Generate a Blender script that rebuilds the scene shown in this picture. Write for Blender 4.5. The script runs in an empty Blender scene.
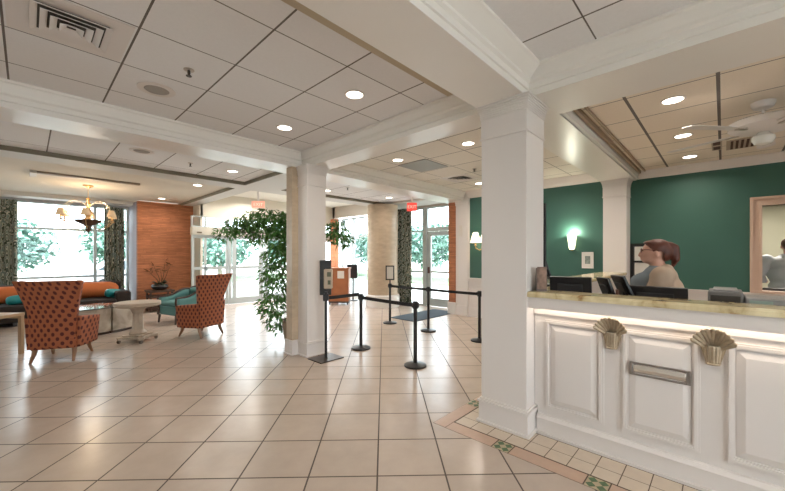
import bpy, bmesh, math, random
from mathutils import Vector, Matrix, Euler
C = bpy.context.scene.collection
sc = bpy.context.scene
PI = math.pi
R = math.radians
random.seed(7)
H = 1.474                     # eye height
HEAD = PI/4 - .025            # heading of the camera from +X

# ------------------------------------------------------------------ materials
MATS = {}
def new_mat(name):
    m = bpy.data.materials.new(name); m.use_nodes = True
    return m, m.node_tree.nodes, m.node_tree.links, m.node_tree.nodes['Principled BSDF']
def mat(name, col, rough=.6, metal=0, spec=.5, noise=0, nscale=8, bump=0, bscale=60, emit=None, estr=0, coat=0):
    if name in MATS: return MATS[name]
    m, N, L, b = new_mat(name)
    b.inputs['Base Color'].default_value = (*col, 1)
    b.inputs['Roughness'].default_value = rough
    b.inputs['Metallic'].default_value = metal
    b.inputs['Specular IOR Level'].default_value = spec
    b.inputs['Coat Weight'].default_value = coat
    tc = N.new('ShaderNodeTexCoord')
    if noise:
        n = N.new('ShaderNodeTexNoise'); n.inputs['Scale'].default_value = nscale; n.inputs['Detail'].default_value = 4
        L.new(tc.outputs['Object'], n.inputs['Vector'])
        mx = N.new('ShaderNodeMix'); mx.data_type = 'RGBA'
        mx.inputs[6].default_value = (*[c*(1-noise) for c in col], 1)
        mx.inputs[7].default_value = (*[min(1, c*(1+noise)) for c in col], 1)
        L.new(n.outputs['Fac'], mx.inputs[0]); L.new(mx.outputs[2], b.inputs['Base Color'])
    if bump:
        n = N.new('ShaderNodeTexNoise'); n.inputs['Scale'].default_value = bscale
        L.new(tc.outputs['Object'], n.inputs['Vector'])
        bp = N.new('ShaderNodeBump'); bp.inputs['Strength'].default_value = bump; bp.inputs['Distance'].default_value = .005
        L.new(n.outputs['Fac'], bp.inputs['Height']); L.new(bp.outputs['Normal'], b.inputs['Normal'])
    if emit:
        b.inputs['Emission Color'].default_value = (*emit, 1); b.inputs['Emission Strength'].default_value = estr
    MATS[name] = m
    return m
def nmath(N, L, op, a, b=None, c=None):
    n = N.new('ShaderNodeMath'); n.operation = op
    for i, v in enumerate((a, b, c)):
        if v is None: continue
        if isinstance(v, (int, float)): n.inputs[i].default_value = v
        else: L.new(v, n.inputs[i])
    return n.outputs[0]
def line_mask(N, L, coord, off, size, width):
    """1 on a joint line of a repeating grid, else 0; also returns the cell index"""
    t = nmath(N, L, 'DIVIDE', nmath(N, L, 'SUBTRACT', coord, off), size)
    fl = nmath(N, L, 'FLOOR', nmath(N, L, 'ADD', t, .5))
    d = nmath(N, L, 'ABSOLUTE', nmath(N, L, 'SUBTRACT', t, fl))
    return nmath(N, L, 'LESS_THAN', d, width/2/size), nmath(N, L, 'FLOOR', t)
def grid_mat(name, col, joint, ox, oy, sx, sy, wx, wy, rot=0, rough=.5, vary=.04, mott=.05, spec=.5, nscale=6, jrough=.8, bump=.0, speck=False):
    if name in MATS: return MATS[name]
    m, N, L, b = new_mat(name)
    tc = N.new('ShaderNodeTexCoord'); mp = N.new('ShaderNodeMapping')
    mp.inputs['Rotation'].default_value = (0, 0, rot)
    L.new(tc.outputs['Object'], mp.inputs['Vector'])
    sp = N.new('ShaderNodeSeparateXYZ'); L.new(mp.outputs[0], sp.inputs[0])
    mx_, ix = line_mask(N, L, sp.outputs[0], ox, sx, wx)
    my_, iy = line_mask(N, L, sp.outputs[1], oy, sy, wy)
    mk = nmath(N, L, 'MAXIMUM', mx_, my_)
    cb = N.new('ShaderNodeCombineXYZ'); L.new(ix, cb.inputs[0]); L.new(iy, cb.inputs[1])
    wn = N.new('ShaderNodeTexWhiteNoise'); wn.noise_dimensions = '3D'; L.new(cb.outputs[0], wn.inputs['Vector'])
    ns = N.new('ShaderNodeTexNoise'); ns.inputs['Scale'].default_value = nscale; ns.inputs['Detail'].default_value = 6
    ns.inputs['Roughness'].default_value = .65
    ad = N.new('ShaderNodeVectorMath'); ad.operation = 'ADD'
    L.new(tc.outputs['Object'], ad.inputs[0]); L.new(wn.outputs['Color'], ad.inputs[1]); L.new(ad.outputs[0], ns.inputs['Vector'])
    br = nmath(N, L, 'ADD', nmath(N, L, 'MULTIPLY', nmath(N, L, 'SUBTRACT', wn.outputs['Value'], .5), vary*2),
               nmath(N, L, 'MULTIPLY', nmath(N, L, 'SUBTRACT', ns.outputs['Fac'], .5), mott*2))
    br = nmath(N, L, 'ADD', br, 1)
    vm = N.new('ShaderNodeVectorMath'); vm.operation = 'SCALE'; vm.inputs[0].default_value = col; L.new(br, vm.inputs['Scale'])
    mx = N.new('ShaderNodeMix'); mx.data_type = 'RGBA'; L.new(mk, mx.inputs[0]); L.new(vm.outputs[0], mx.inputs[6]); mx.inputs[7].default_value = (*joint, 1)
    L.new(mx.outputs[2], b.inputs['Base Color'])
    rr = nmath(N, L, 'ADD', nmath(N, L, 'MULTIPLY', mk, jrough-rough), nmath(N, L, 'ADD', nmath(N, L, 'MULTIPLY', nmath(N, L, 'SUBTRACT', ns.outputs['Fac'], .5), .05), rough))
    L.new(rr, b.inputs['Roughness']); b.inputs['Specular IOR Level'].default_value = spec
    bp = N.new('ShaderNodeBump'); bp.inputs['Strength'].default_value = .3; bp.inputs['Distance'].default_value = .002
    L.new(nmath(N, L, 'SUBTRACT', 1, mk), bp.inputs['Height']); L.new(bp.outputs['Normal'], b.inputs['Normal'])
    MATS[name] = m
    return m

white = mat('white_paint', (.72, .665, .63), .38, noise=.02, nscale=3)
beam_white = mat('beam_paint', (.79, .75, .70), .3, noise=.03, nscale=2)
stone_trim = mat('base_white', (.76, .71, .67), .35)
cream = mat('cream_paint', (.78, .72, .60), .6)
teal = mat('teal_wall', (.038, .115, .088), .55, noise=.10, nscale=2.2, bump=.05, bscale=120)
brick = grid_mat('brick_strip', (.46, .155, .06), (.30, .12, .06), 0, 0, .6, .05, 0.0, .006, rot=0, rough=.75, vary=.12, mott=.3, nscale=14)
def vertical_mat(name, col, joint, sx, sz, w, vary, mott, rough=.7, stretch=(1, 1, 1), off=0):
    """courses on an upright face: world-aligned (X+Y) across and Z up"""
    if name in MATS: return MATS[name]
    m, N, L, b = new_mat(name)
    tc = N.new('ShaderNodeTexCoord'); sp = N.new('ShaderNodeSeparateXYZ'); L.new(tc.outputs['Object'], sp.inputs[0])
    a = nmath(N, L, 'ADD', sp.outputs[0], sp.outputs[1])
    mz, iz = line_mask(N, L, sp.outputs[2], off, sz, w)
    wn0 = N.new('ShaderNodeTexWhiteNoise'); wn0.noise_dimensions = '1D'; L.new(iz, wn0.inputs['W'])
    a2 = nmath(N, L, 'ADD', a, nmath(N, L, 'MULTIPLY', wn0.outputs['Value'], sx))
    ma, ia = line_mask(N, L, a2, 0, sx, w)
    mk = nmath(N, L, 'MAXIMUM', mz, ma)
    cb = N.new('ShaderNodeCombineXYZ'); L.new(ia, cb.inputs[0]); L.new(iz, cb.inputs[1])
    wn = N.new('ShaderNodeTexWhiteNoise'); L.new(cb.outputs[0], wn.inputs['Vector'])
    mp = N.new('ShaderNodeMapping'); mp.inputs['Scale'].default_value = stretch; L.new(tc.outputs['Object'], mp.inputs['Vector'])
    ns = N.new('ShaderNodeTexNoise'); ns.inputs['Scale'].default_value = 5; ns.inputs['Detail'].default_value = 7; L.new(mp.outputs[0], ns.inputs['Vector'])
    br = nmath(N, L, 'ADD', nmath(N, L, 'ADD', nmath(N, L, 'MULTIPLY', nmath(N, L, 'SUBTRACT', wn.outputs['Value'], .5), vary*2),
               nmath(N, L, 'MULTIPLY', nmath(N, L, 'SUBTRACT', ns.outputs['Fac'], .5), mott*2)), 1)
    vm = N.new('ShaderNodeVectorMath'); vm.operation = 'SCALE'; vm.inputs[0].default_value = col; L.new(br, vm.inputs['Scale'])
    mx = N.new('ShaderNodeMix'); mx.data_type = 'RGBA'; L.new(mk, mx.inputs[0]); L.new(vm.outputs[0], mx.inputs[6]); mx.inputs[7].default_value = (*joint, 1)
    L.new(mx.outputs[2], b.inputs['Base Color']); b.inputs['Roughness'].default_value = rough
    MATS[name] = m
    return m
brick = vertical_mat('slate_brick', (.43, .165, .075), (.27, .10, .05), .55, .045, .005, .16, .5, .8, (1, 1, 7))
stone = vertical_mat('travertine', (.50, .385, .27), (.47, .36, .25), .9, .55, .004, .05, .25, .4, (1, 1, 2.5))
floor_mat = grid_mat('floor_tile', (.49, .395, .325), (.07, .045, .03), -.043, 2.320, .4572, .4572, .011, .011, rot=PI/4, rough=.24, vary=.035, mott=.13, nscale=5, spec=.75)
wood = mat('cherry_wood', (.36, .13, .05), .4, noise=.25, nscale=5)
light_wood = mat('light_oak', (.42, .27, .15), .45, noise=.15, nscale=9)
dark_wood = mat('dark_wood', (.05, .025, .015), .35, noise=.3)
leg_wood = mat('walnut_leg', (.24, .12, .06), .35)
black = mat('black_metal', (.012, .011, .011), .35)
black_plastic = mat('black_plastic', (.014, .014, .016), .4)
screen = mat('dark_screen', (.02, .02, .023), .12)
grey_plastic = mat('grey_plastic', (.16, .15, .14), .5)
silver_plastic = mat('silver_plastic', (.30, .29, .28), .4)
belt_m = mat('black_webbing', (.01, .01, .011), .75)
alu = mat('aluminium_frame', (.50, .55, .55), .4, metal=.3)
chrome = mat('chrome', (.7, .7, .7), .15, metal=1)
bronze = mat('antique_bronze', (.42, .34, .24), .35, metal=.5, noise=.35, nscale=30, bump=.3, bscale=90)
nickel = mat('brushed_nickel', (.50, .44, .38), .3, metal=.8)
gold = mat('chandelier_gold', (.62, .40, .17), .35, metal=.6)
brass = mat('brass', (.35, .23, .09), .3, metal=.9)
mat_fabric = mat('door_mat_pile', (.045, .065, .085), .95, noise=.2, nscale=60)
sofa_m = mat('sofa_dark', (.022, .014, .011), .9, noise=.2)
orange_m = mat('orange_cushion', (.56, .15, .04), .75, noise=.08, bump=.1)
tealc = mat('teal_satin', (.02, .26, .27), .35, noise=.1)
teal_up = mat('teal_upholstery', (.08, .21, .20), .7, noise=.1, nscale=30)
paper = mat('paper_white', (.72, .68, .62), .7)
lamp_cloth = mat('lamp_shade_cloth', (.62, .48, .32), .8, emit=(1, .66, .36), estr=.28)
shade_white = mat('lit_white_shade', (.9, .85, .75), .8, emit=(1, .86, .62), estr=2.0)
bulb_m = mat('glowing_bulb', (1, .9, .7), .5, emit=(1, .72, .35), estr=9)
can_light = mat('downlight_lens', (1, 1, 1), .5, emit=(1, .90, .76), estr=9)
sconce_glass = mat('sconce_glass', (.95, .95, .8), .4, emit=(1, .93, .62), estr=3.2)
red_sign = mat('exit_sign_red', (.85, .10, .08), .5, emit=(1, .06, .04), estr=.7)
sign_letters = mat('exit_letters', (1, .6, .5), .5, emit=(1, .55, .45), estr=1.0)
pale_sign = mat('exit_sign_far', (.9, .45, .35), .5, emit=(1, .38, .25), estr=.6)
plant_pot = mat('beige_planter', (.30, .22, .15), .7, noise=.1)
leaf_m = mat('ficus_leaf', (.075, .20, .04), .45, noise=.5, nscale=4)
leaf_out = mat('tree_leaf_outside', (.15, .27, .22), .7, noise=.4, nscale=.8)
bark = mat('bark', (.11, .07, .045), .8, noise=.2)
pale_stone = mat('cast_stone', (.42, .335, .25), .6, noise=.18, nscale=14, bump=.2)
hair_m = mat('auburn_hair', (.095, .024, .012), .5, noise=.4, nscale=14)
hair2_m = mat('brown_hair', (.12, .045, .022), .55, noise=.3, nscale=30)
skin = mat('skin', (.62, .34, .25), .55)
cardigan_m = mat('cardigan', (.50, .37, .27), .85, bump=.2, bscale=200, noise=.06)
shirt_m = mat('grey_blue_shirt', (.22, .26, .29), .8, noise=.1)
shirt2_m = mat('pale_shirt', (.68, .68, .70), .75, noise=.06)
trouser_m = mat('dark_trousers', (.012, .012, .015), .8)
road_m = mat('pale_paving', (.52, .52, .50), .85, noise=.08, nscale=.6)
lawn_m = mat('lawn', (.15, .22, .12), .9, noise=.3, nscale=3)
green_marble = mat('green_marble', (.06, .12, .045), .3, noise=.7, nscale=40)
pink_stone = mat('pink_stone', (.50, .335, .245), .35, noise=.12, nscale=12)
small_tile = mat('small_floor_tile', (.58, .48, .375), .32, noise=.10, nscale=14)
grout = mat('dark_grout', (.10, .07, .05), .9)

def glass_mat(name, tint, refl=.07):
    m, N, L, b = new_mat(name)
    N.remove(b)
    t = N.new('ShaderNodeBsdfTransparent'); t.inputs[0].default_value = (*tint, 1)
    g = N.new('ShaderNodeBsdfGlossy'); g.inputs['Roughness'].default_value = .03
    mx = N.new('ShaderNodeMixShader'); fr = N.new('ShaderNodeLayerWeight'); fr.inputs[0].default_value = .25
    mu = nmath(N, L, 'MULTIPLY', fr.outputs['Fresnel'], .6)
    L.new(mu, mx.inputs[0]); L.new(t.outputs[0], mx.inputs[1]); L.new(g.outputs[0], mx.inputs[2])
    L.new(mx.outputs[0], N['Material Output'].inputs[0])
    return m
glass = glass_mat('window_glass', (.90, .955, .97))
screen_gloss = screen

def marble_mat():
    m, N, L, b = new_mat('onyx_counter')
    tc = N.new('ShaderNodeTexCoord')
    n1 = N.new('ShaderNodeTexNoise'); n1.inputs['Scale'].default_value = 5; n1.inputs['Detail'].default_value = 8; n1.inputs['Distortion'].default_value = 1.5
    L.new(tc.outputs['Object'], n1.inputs['Vector'])
    cr = N.new('ShaderNodeValToRGB'); e = cr.color_ramp.elements
    e[0].position = .3; e[0].color = (.30, .17, .07, 1); e[1].position = .42; e[1].color = (.58, .47, .27, 1)
    x = e.new(.7); x.color = (.78, .68, .44, 1)
    L.new(n1.outputs['Fac'], cr.inputs[0]); L.new(cr.outputs[0], b.inputs['Base Color'])
    b.inputs['Roughness'].default_value = .12
    return m
onyx = marble_mat()
def marble2():
    m, N, L, b = new_mat('mottled_stone')
    tc = N.new('ShaderNodeTexCoord')
    n1 = N.new('ShaderNodeTexNoise'); n1.inputs['Scale'].default_value = 3; n1.inputs['Detail'].default_value = 9; n1.inputs['Distortion'].default_value = .8
    L.new(tc.outputs['Object'], n1.inputs['Vector'])
    cr = N.new('ShaderNodeValToRGB'); e = cr.color_ramp.elements
    e[0].position = .3; e[0].color = (.16, .12, .08, 1); e[1].position = .62; e[1].color = (.46, .39, .31, 1)
    L.new(n1.outputs['Fac'], cr.inputs[0]); L.new(cr.outputs[0], b.inputs['Base Color']); b.inputs['Roughness'].default_value = .3
    return m
mottled = marble2()
def dots_mat():
    m, N, L, b = new_mat('dotted_chair_fabric')
    tc = N.new('ShaderNodeTexCoord'); mp = N.new('ShaderNodeMapping')
    mp.inputs['Rotation'].default_value = (0, R(45), 0)
    L.new(tc.outputs['Object'], mp.inputs['Vector'])
    sp = N.new('ShaderNodeSeparateXYZ'); L.new(tc.outputs['Object'], sp.inputs[0])
    # diamond lattice of dots on (y, z) with x folded in so the sides carry them too
    a = nmath(N, L, 'ADD', sp.outputs[1], sp.outputs[0]); 
    zz = nmath(N, L, 'MULTIPLY', sp.outputs[2], .68)
    u = nmath(N, L, 'MULTIPLY', nmath(N, L, 'ADD', a, zz), 11.5)
    v = nmath(N, L, 'MULTIPLY', nmath(N, L, 'SUBTRACT', a, zz), 11.5)
    fu = nmath(N, L, 'SUBTRACT', nmath(N, L, 'FRACT', u), .5); fv = nmath(N, L, 'SUBTRACT', nmath(N, L, 'FRACT', v), .5)
    d = nmath(N, L, 'SQRT', nmath(N, L, 'ADD', nmath(N, L, 'MULTIPLY', fu, fu), nmath(N, L, 'MULTIPLY', fv, fv)))
    k = nmath(N, L, 'LESS_THAN', d, .29)
    mx = N.new('ShaderNodeMix'); mx.data_type = 'RGBA'; L.new(k, mx.inputs[0])
    mx.inputs[6].default_value = (.33, .095, .038, 1); mx.inputs[7].default_value = (.085, .014, .008, 1)
    L.new(mx.outputs[2], b.inputs['Base Color']); b.inputs['Roughness'].default_value = .8
    return m
dots = dots_mat()
def curtain_mat():
    m, N, L, b = new_mat('scroll_curtain')
    tc = N.new('ShaderNodeTexCoord')
    n1 = N.new('ShaderNodeTexNoise'); n1.inputs['Scale'].default_value = 9; n1.inputs['Detail'].default_value = 0
    w = N.new('ShaderNodeTexWave'); w.wave_type = 'RINGS'; w.inputs['Scale'].default_value = 4.2; w.inputs['Distortion'].default_value = 6; w.inputs['Detail'].default_value = 0
    w.inputs['Detail Scale'].default_value = 2.4
    L.new(tc.outputs['Object'], w.inputs['Vector'])
    cr = N.new('ShaderNodeValToRGB'); cr.color_ramp.interpolation = 'CONSTANT'; e = cr.color_ramp.elements
    e[0].color = (.07, .09, .065, 1); e[1].position = .38; e[1].color = (.62, .58, .47, 1)
    x = e.new(.72); x.color = (.20, .25, .22, 1)
    L.new(w.outputs['Fac'], cr.inputs[0]); L.new(cr.outputs[0], b.inputs['Base Color']); b.inputs['Roughness'].default_value = .9
    return m
curtain_m = curtain_mat()
def tile_mat(name, ox, oy, sx=.637, sy=.637, wx=.014, wy=.010, col=(.80, .785, .785)):
    return grid_mat(name, col, (.16, .14, .125), ox, oy, sx, sy, wx, wy, rough=.9, vary=.02, mott=.05, nscale=40, spec=.2)

# ------------------------------------------------------------------ mesh builder
class MB:
    def __init__(s): s.v = []; s.f = []
    def add(s, vs, fs, M=None):
        o = len(s.v)
        for v in vs:
            s.v.append(tuple(M @ Vector(v)) if M is not None else tuple(v))
        s.f += [tuple(i+o for i in f) for f in fs]
        return s
    def box(s, x0, x1, y0, y1, z0, z1, M=None):
        return s.add([(x0,y0,z0),(x1,y0,z0),(x1,y1,z0),(x0,y1,z0),(x0,y0,z1),(x1,y0,z1),(x1,y1,z1),(x0,y1,z1)],
                     [(0,3,2,1),(4,5,6,7),(0,1,5,4),(1,2,6,5),(2,3,7,6),(3,0,4,7)], M)
    def prism(s, pts, a, b, axis='y', M=None):
        """closed profile extruded from a to b. axis y: pts=(x,z); axis x: pts=(y,z); axis z: pts=(x,y)"""
        n = len(pts)
        def P(p, t):
            return (p[0], t, p[1]) if axis == 'y' else (t, p[0], p[1]) if axis == 'x' else (p[0], p[1], t)
        vs = [P(p, a) for p in pts] + [P(p, b) for p in pts]
        fs = [tuple(range(n))[::-1], tuple(range(n, 2*n))] + [(i, (i+1) % n, n+(i+1) % n, n+i) for i in range(n)]
        return s.add(vs, fs, M)
    def lathe(s, prof, n=24, c=(0, 0), M=None, cap=True):
        vs = []; fs = []
        for r, z in prof:
            for k in range(n):
                t = 2*PI*k/n; vs.append((c[0]+r*math.cos(t), c[1]+r*math.sin(t), z))
        m = len(prof)
        for j in range(m-1):
            for k in range(n):
                fs.append((j*n+k, j*n+(k+1) % n, (j+1)*n+(k+1) % n, (j+1)*n+k))
        if cap: fs += [tuple(range(n))[::-1], tuple(range((m-1)*n, m*n))]
        return s.add(vs, fs, M)
    def tube(s, pts, r, n=8, M=None):
        """round tube along points; r number or list"""
        pts = [Vector(p) for p in pts]; rs = r if isinstance(r, (list, tuple)) else [r]*len(pts)
        vs = []; fs = []
        up = Vector((0, 0, 1))
        prev = None
        for i, p in enumerate(pts):
            d = (pts[min(i+1, len(pts)-1)] - pts[max(i-1, 0)])
            if d.length < 1e-9: d = Vector((0,0,1))
            d.normalize()
            if prev is None:
                a = d.cross(up)
                if a.length < 1e-3: a = d.cross(Vector((1, 0, 0)))
            else:
                a = prev - d*prev.dot(d)
            a.normalize(); prev = a; b = d.cross(a)
            for k in range(n):
                t = 2*PI*k/n; vs.append(p + (a*math.cos(t) + b*math.sin(t))*rs[i])
        for j in range(len(pts)-1):
            for k in range(n): fs.append((j*n+k, (j+1)*n+k, (j+1)*n+(k+1) % n, j*n+(k+1) % n))
        m = len(pts)
        fs += [tuple(range(n)), tuple(range((m-1)*n, m*n))[::-1]]
        return s.add(vs, fs, M)
    def ell(s, c, r, nu=14, nv=9, M=None):
        prof = []
        vs = []; fs = []
        vs.append((c[0], c[1], c[2]-r[2]))
        for j in range(1, nv):
            a = -PI/2 + PI*j/nv
            for k in range(nu):
                t = 2*PI*k/nu
                vs.append((c[0]+r[0]*math.cos(a)*math.cos(t), c[1]+r[1]*math.cos(a)*math.sin(t), c[2]+r[2]*math.sin(a)))
        vs.append((c[0], c[1], c[2]+r[2])); e = len(vs)-1
        for k in range(nu):
            fs.append((0, 1+(k+1) % nu, 1+k)); fs.append((e, e-nu+k, e-nu+(k+1) % nu))
        for j in range(nv-2):
            for k in range(nu):
                a = 1+j*nu; fs.append((a+k, a+(k+1) % nu, a+nu+(k+1) % nu, a+nu+k))
        return s.add(vs, fs, M)
    def grid(s, fn, nu, nv, M=None):
        vs = [fn(i/nu, j/nv) for j in range(nv+1) for i in range(nu+1)]
        fs = [(j*(nu+1)+i, j*(nu+1)+i+1, (j+1)*(nu+1)+i+1, (j+1)*(nu+1)+i) for j in range(nv) for i in range(nu)]
        return s.add(vs, fs, M)
    def build(s, name, m, parent=None, smooth=False, bevel=0, solid=0, label=None, seg=2):
        me = bpy.data.meshes.new(name); me.from_pydata(s.v, [], s.f); me.update()
        bm = bmesh.new(); bm.from_mesh(me); bmesh.ops.recalc_face_normals(bm, faces=bm.faces); bm.to_mesh(me); bm.free()
        o = bpy.data.objects.new(name, me); C.objects.link(o)
        me.materials.append(m)
        if smooth:
            for p in me.polygons: p.use_smooth = True
            try: me.set_sharp_from_angle(angle=R(40))
            except Exception: pass
        if solid:
            q = o.modifiers.new('solid', 'SOLIDIFY'); q.thickness = solid; q.offset = 0
        if bevel:
            q = o.modifiers.new('bevel', 'BEVEL'); q.width = bevel; q.segments = seg; q.limit_method = 'ANGLE'
            for p in me.polygons: p.use_smooth = True
            try: me.set_sharp_from_angle(angle=R(30))
            except Exception: pass
        if parent is not None: o.parent = parent
        if label: o['label'] = label
        return o
def thing(name, label, cat, loc=(0, 0, 0), rot=0, group=None):
    o = bpy.data.objects.new(name, None); C.objects.link(o); o.empty_display_size = .1
    o.location = loc; o.rotation_euler = (0, 0, rot); o['label'] = label; o['category'] = cat
    if group: o['group'] = group
    return o
def tag(o, label, cat, group=None, kind=None):
    o['label'] = label; o['category'] = cat
    if group: o['group'] = group
    if kind: o['kind'] = kind
    return o
def struct(o): o['kind'] = 'structure'; return o
def dup(root, loc, rot, label, group=None):
    r = root.copy(); C.objects.link(r); r.location = loc; r.rotation_euler = (0, 0, rot); r['label'] = label
    if group: r['group'] = group
    for ch in list(root.children):
        c = ch.copy(); C.objects.link(c); c.parent = r
        for g in ch.children:
            d = g.copy(); C.objects.link(d); d.parent = c
    return r
def T(x, y, z): return Matrix.Translation((x, y, z))
def RZ(a): return Matrix.Rotation(a, 4, 'Z')
def RX(a): return Matrix.Rotation(a, 4, 'X')
def RY(a): return Matrix.Rotation(a, 4, 'Y')
def at(right, depth, z=0):
    return (depth*math.cos(HEAD)+right*math.sin(HEAD), depth*math.sin(HEAD)-right*math.cos(HEAD), z)
LEFTWARD = HEAD + PI/2

# ------------------------------------------------------------------ floor and ground
o = MB().box(-5.5, 8.05, -4.5, 12.6, -.1, 0).build('floor', floor_mat); struct(o)
o = MB().box(7.3, 10.6, -4.5, 1.5, -.1, -.001).build('floor', mat('office_carpet', (.2, .18, .16), .9)); struct(o)
o = MB().box(-60, 60, -30, 70, -.35, -.12).build('ground', road_m); struct(o)
tag(MB().box(-40, 45, 21, 27, -.12, -.06).build('lawn', lawn_m), 'strip of lawn beyond the paving outside the lobby windows', 'lawn')
tag(MB().box(15, 20, -20, 21, -.12, -.06).build('lawn', lawn_m), 'strip of lawn outside the far side door', 'lawn')

# stone border round the front desk
g = MB(); g.box(2.46, 2.92, -1.8, 1.846, 0, .0006); g.box(2.92, 3.6, 1.5, 1.846, 0, .0006)
struct(g.build('floor_border', grout))
g = MB()
def quad_tile(g, x0, x1, y0, y1, z=.0016, j=.003): g.box(x0+j, x1-j, y0+j, y1-j, .0006, z)
ys = [-1.8, .587-.068, .587+.068, 1.228-.068, 1.228+.068]
segs = [(-1.8, .519), (.655, 1.160), (1.296, 1.722)]
for a, b in segs: quad_tile(g, 2.46, 2.592, a, b)
g.box(2.463, 2.995, 1.725, 1.843, .0006, .0016)
quad_tile(g, 3.13, 3.6, 1.722, 1.846)
struct(g.build('floor_border_band', pink_stone))
g = MB()
for cx_, cy_ in ((2.526, .587), (2.526, 1.228), (3.062, 1.784)):
    quad_tile(g, cx_-.064, cx_+.064, cy_-.064, cy_+.064, .0012, .001)
struct(g.build('floor_inset', mat('inset_buff', (.42, .34, .22), .35)))
g = MB()
for cx_, cy_ in ((2.526, .587), (2.526, 1.228), (3.062, 1.784)):
    for dx, dy in ((-.031, -.031), (.031, .031), (-.031, .031), (.031, -.031)):
        rr = .030
        g.prism([(cx_+dx-rr, cy_+dy), (cx_+dx, cy_+dy-rr), (cx_+dx+rr, cy_+dy), (cx_+dx, cy_+dy+rr)], .0012, .0020, 'z')
struct(g.build('floor_inset_diamonds', green_marble))
g = MB()
y = 1.558
rowy = []
while y > -1.8:
    rowy.append(y); y -= .1525
for i, yy in enumerate(rowy[:-1]):
    quad_tile(g, 2.600, 2.742, rowy[i+1], yy); quad_tile(g, 2.742, 2.90, rowy[i+1], yy)
quad_tile(g, 2.600, 2.742, 1.558, 1.714); quad_tile(g, 2.742, 2.90, 1.558, 1.714); quad_tile(g, 2.90, 3.05, 1.558, 1.714); quad_tile(g, 3.05, 3.2, 1.558, 1.714)
struct(g.build('floor_border_tiles', small_tile))

# ------------------------------------------------------------------ ceilings
def ceil_piece(x0, x1, y0, y1, z, m, hole=None):
    g = MB()
    if hole:
        a, b, c, d = hole
        g.box(x0, x1, y0, c, z, z+.05); g.box(x0, x1, d, y1, z, z+.05); g.box(x0, a, c, d, z, z+.05); g.box(b, x1, c, d, z, z+.05)
    else: g.box(x0, x1, y0, y1, z, z+.05)
    return struct(g.build('ceiling', m))
ceil_piece(-5.5, 3.0, 1.35, 4.8, 3.01, tile_mat('ceil_tile_a', .525, 4.13))
ceil_piece(-5.5, 3.0, -4.5, 1.35, 3.01, tile_mat('ceil_tile_b', .558, .655))
ceil_piece(3.0, 7.4, 1.35, 4.8, 3.01, tile_mat('ceil_tile_c', 3.15, 4.03, .637, .637, col=(.80, .75, .67)))
ceil_piece(3.1, 7.4, -4.5, 1.35, 2.92, tile_mat('ceil_tile_d', 3.82, .03, .64, .63, .012, .026, (.82, .73, .62)))
ceil_piece(7.4, 10.6, -4.5, 1.5, 2.92, tile_mat('ceil_tile_d', 3.82, .03, .64, .63))
ceil_piece(-5.5, 3.07, 4.8, 7.15, 2.96, tile_mat('ceil_tile_e', .195, 4.13, .651, 1.3))
ceil_piece(3.85, 7.15, 4.8, 7.15, 2.96, tile_mat('ceil_tile_e', .195, 4.13, .651, 1.3))
ceil_piece(-5.5, 3.07, 7.55, 12.0, 2.96, mat('lounge_ceiling', (.62, .56, .47), .85, noise=.05, nscale=3))
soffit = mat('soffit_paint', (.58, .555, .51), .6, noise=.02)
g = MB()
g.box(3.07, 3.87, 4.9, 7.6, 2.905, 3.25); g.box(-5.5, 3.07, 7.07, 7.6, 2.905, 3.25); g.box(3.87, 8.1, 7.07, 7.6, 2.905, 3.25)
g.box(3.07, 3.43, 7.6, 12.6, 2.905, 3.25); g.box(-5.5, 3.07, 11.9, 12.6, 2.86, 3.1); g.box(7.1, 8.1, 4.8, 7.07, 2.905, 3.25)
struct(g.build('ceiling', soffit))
olive = mat('olive_step_shade', (.20, .175, .125), .7)  # dark olive strips stand in for the shadowed gap along the ceiling step
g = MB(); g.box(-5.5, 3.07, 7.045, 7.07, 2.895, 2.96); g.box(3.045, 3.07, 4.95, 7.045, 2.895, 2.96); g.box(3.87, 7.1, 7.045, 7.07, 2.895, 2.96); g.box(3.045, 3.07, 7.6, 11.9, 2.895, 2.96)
struct(g.build('shade_trim', olive))
# raised entry ceiling with a roof opening added to let daylight brighten it
ceil_piece(3.4, 8.1, 7.55, 10.8, 3.25, mat('entry_ceiling', (.80, .76, .68), .7), hole=(3.85, 7.2, 8.0, 9.3))
g = MB()
for a, b, c, d in ((3.8, 3.85, 7.95, 9.35), (7.2, 7.25, 7.95, 9.35), (3.85, 7.2, 7.95, 8.0), (3.85, 7.2, 9.3, 9.35)): g.box(a, b, c, d, 3.25, 3.75)
struct(g.build('added_skylight_shaft', mat('entry_ceiling', (.80, .76, .68), .7)))
# wall angles where tiles meet the beams
tan_trim = mat('wall_angle_tan', (.50, .41, .29), .6)
g = MB(); g.box(-5.5, 2.8, 1.74, 1.92, 3.0, 3.01); struct(g.build('trim_1', tan_trim))

# beams (profile flares into a crown where it meets the ceiling)
def beam(axis, a, b, lo, hi, zb, z1, z2, f1=.07, f2=.07):
    """lo/hi across, a..b along; z1/z2 ceiling heights at lo/hi side"""
    def side(c, s, zt, f):
        return [(c, zb), (c, zb+.05), (c+s*.012, zb+.055), (c+s*.012, zt-.13), (c+s*.03, zt-.115), (c+s*.03, zt-.095), (c+s*(f-.015), zt-.03), (c+s*f, zt-.02), (c+s*f, zt+.02)]
    prof = side(lo, -1, z1, f1)[::-1] + side(hi, 1, z2, f2)
    g = MB(); g.prism(prof, a, b, 'y' if axis == 'y' else 'x')
    return struct(g.build('beam', beam_white))
beam('y', 1.10, 4.65, 2.86, 3.19, 2.78, 3.01, 3.01)
beam('y', -4.5, 1.10, 2.86, 3.40, 2.78, 3.01, 2.92, .07, .16)
beam('x', -5.5, 2.90, 1.17, 1.59, 2.78, 3.01, 3.01, .12, .10)
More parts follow.
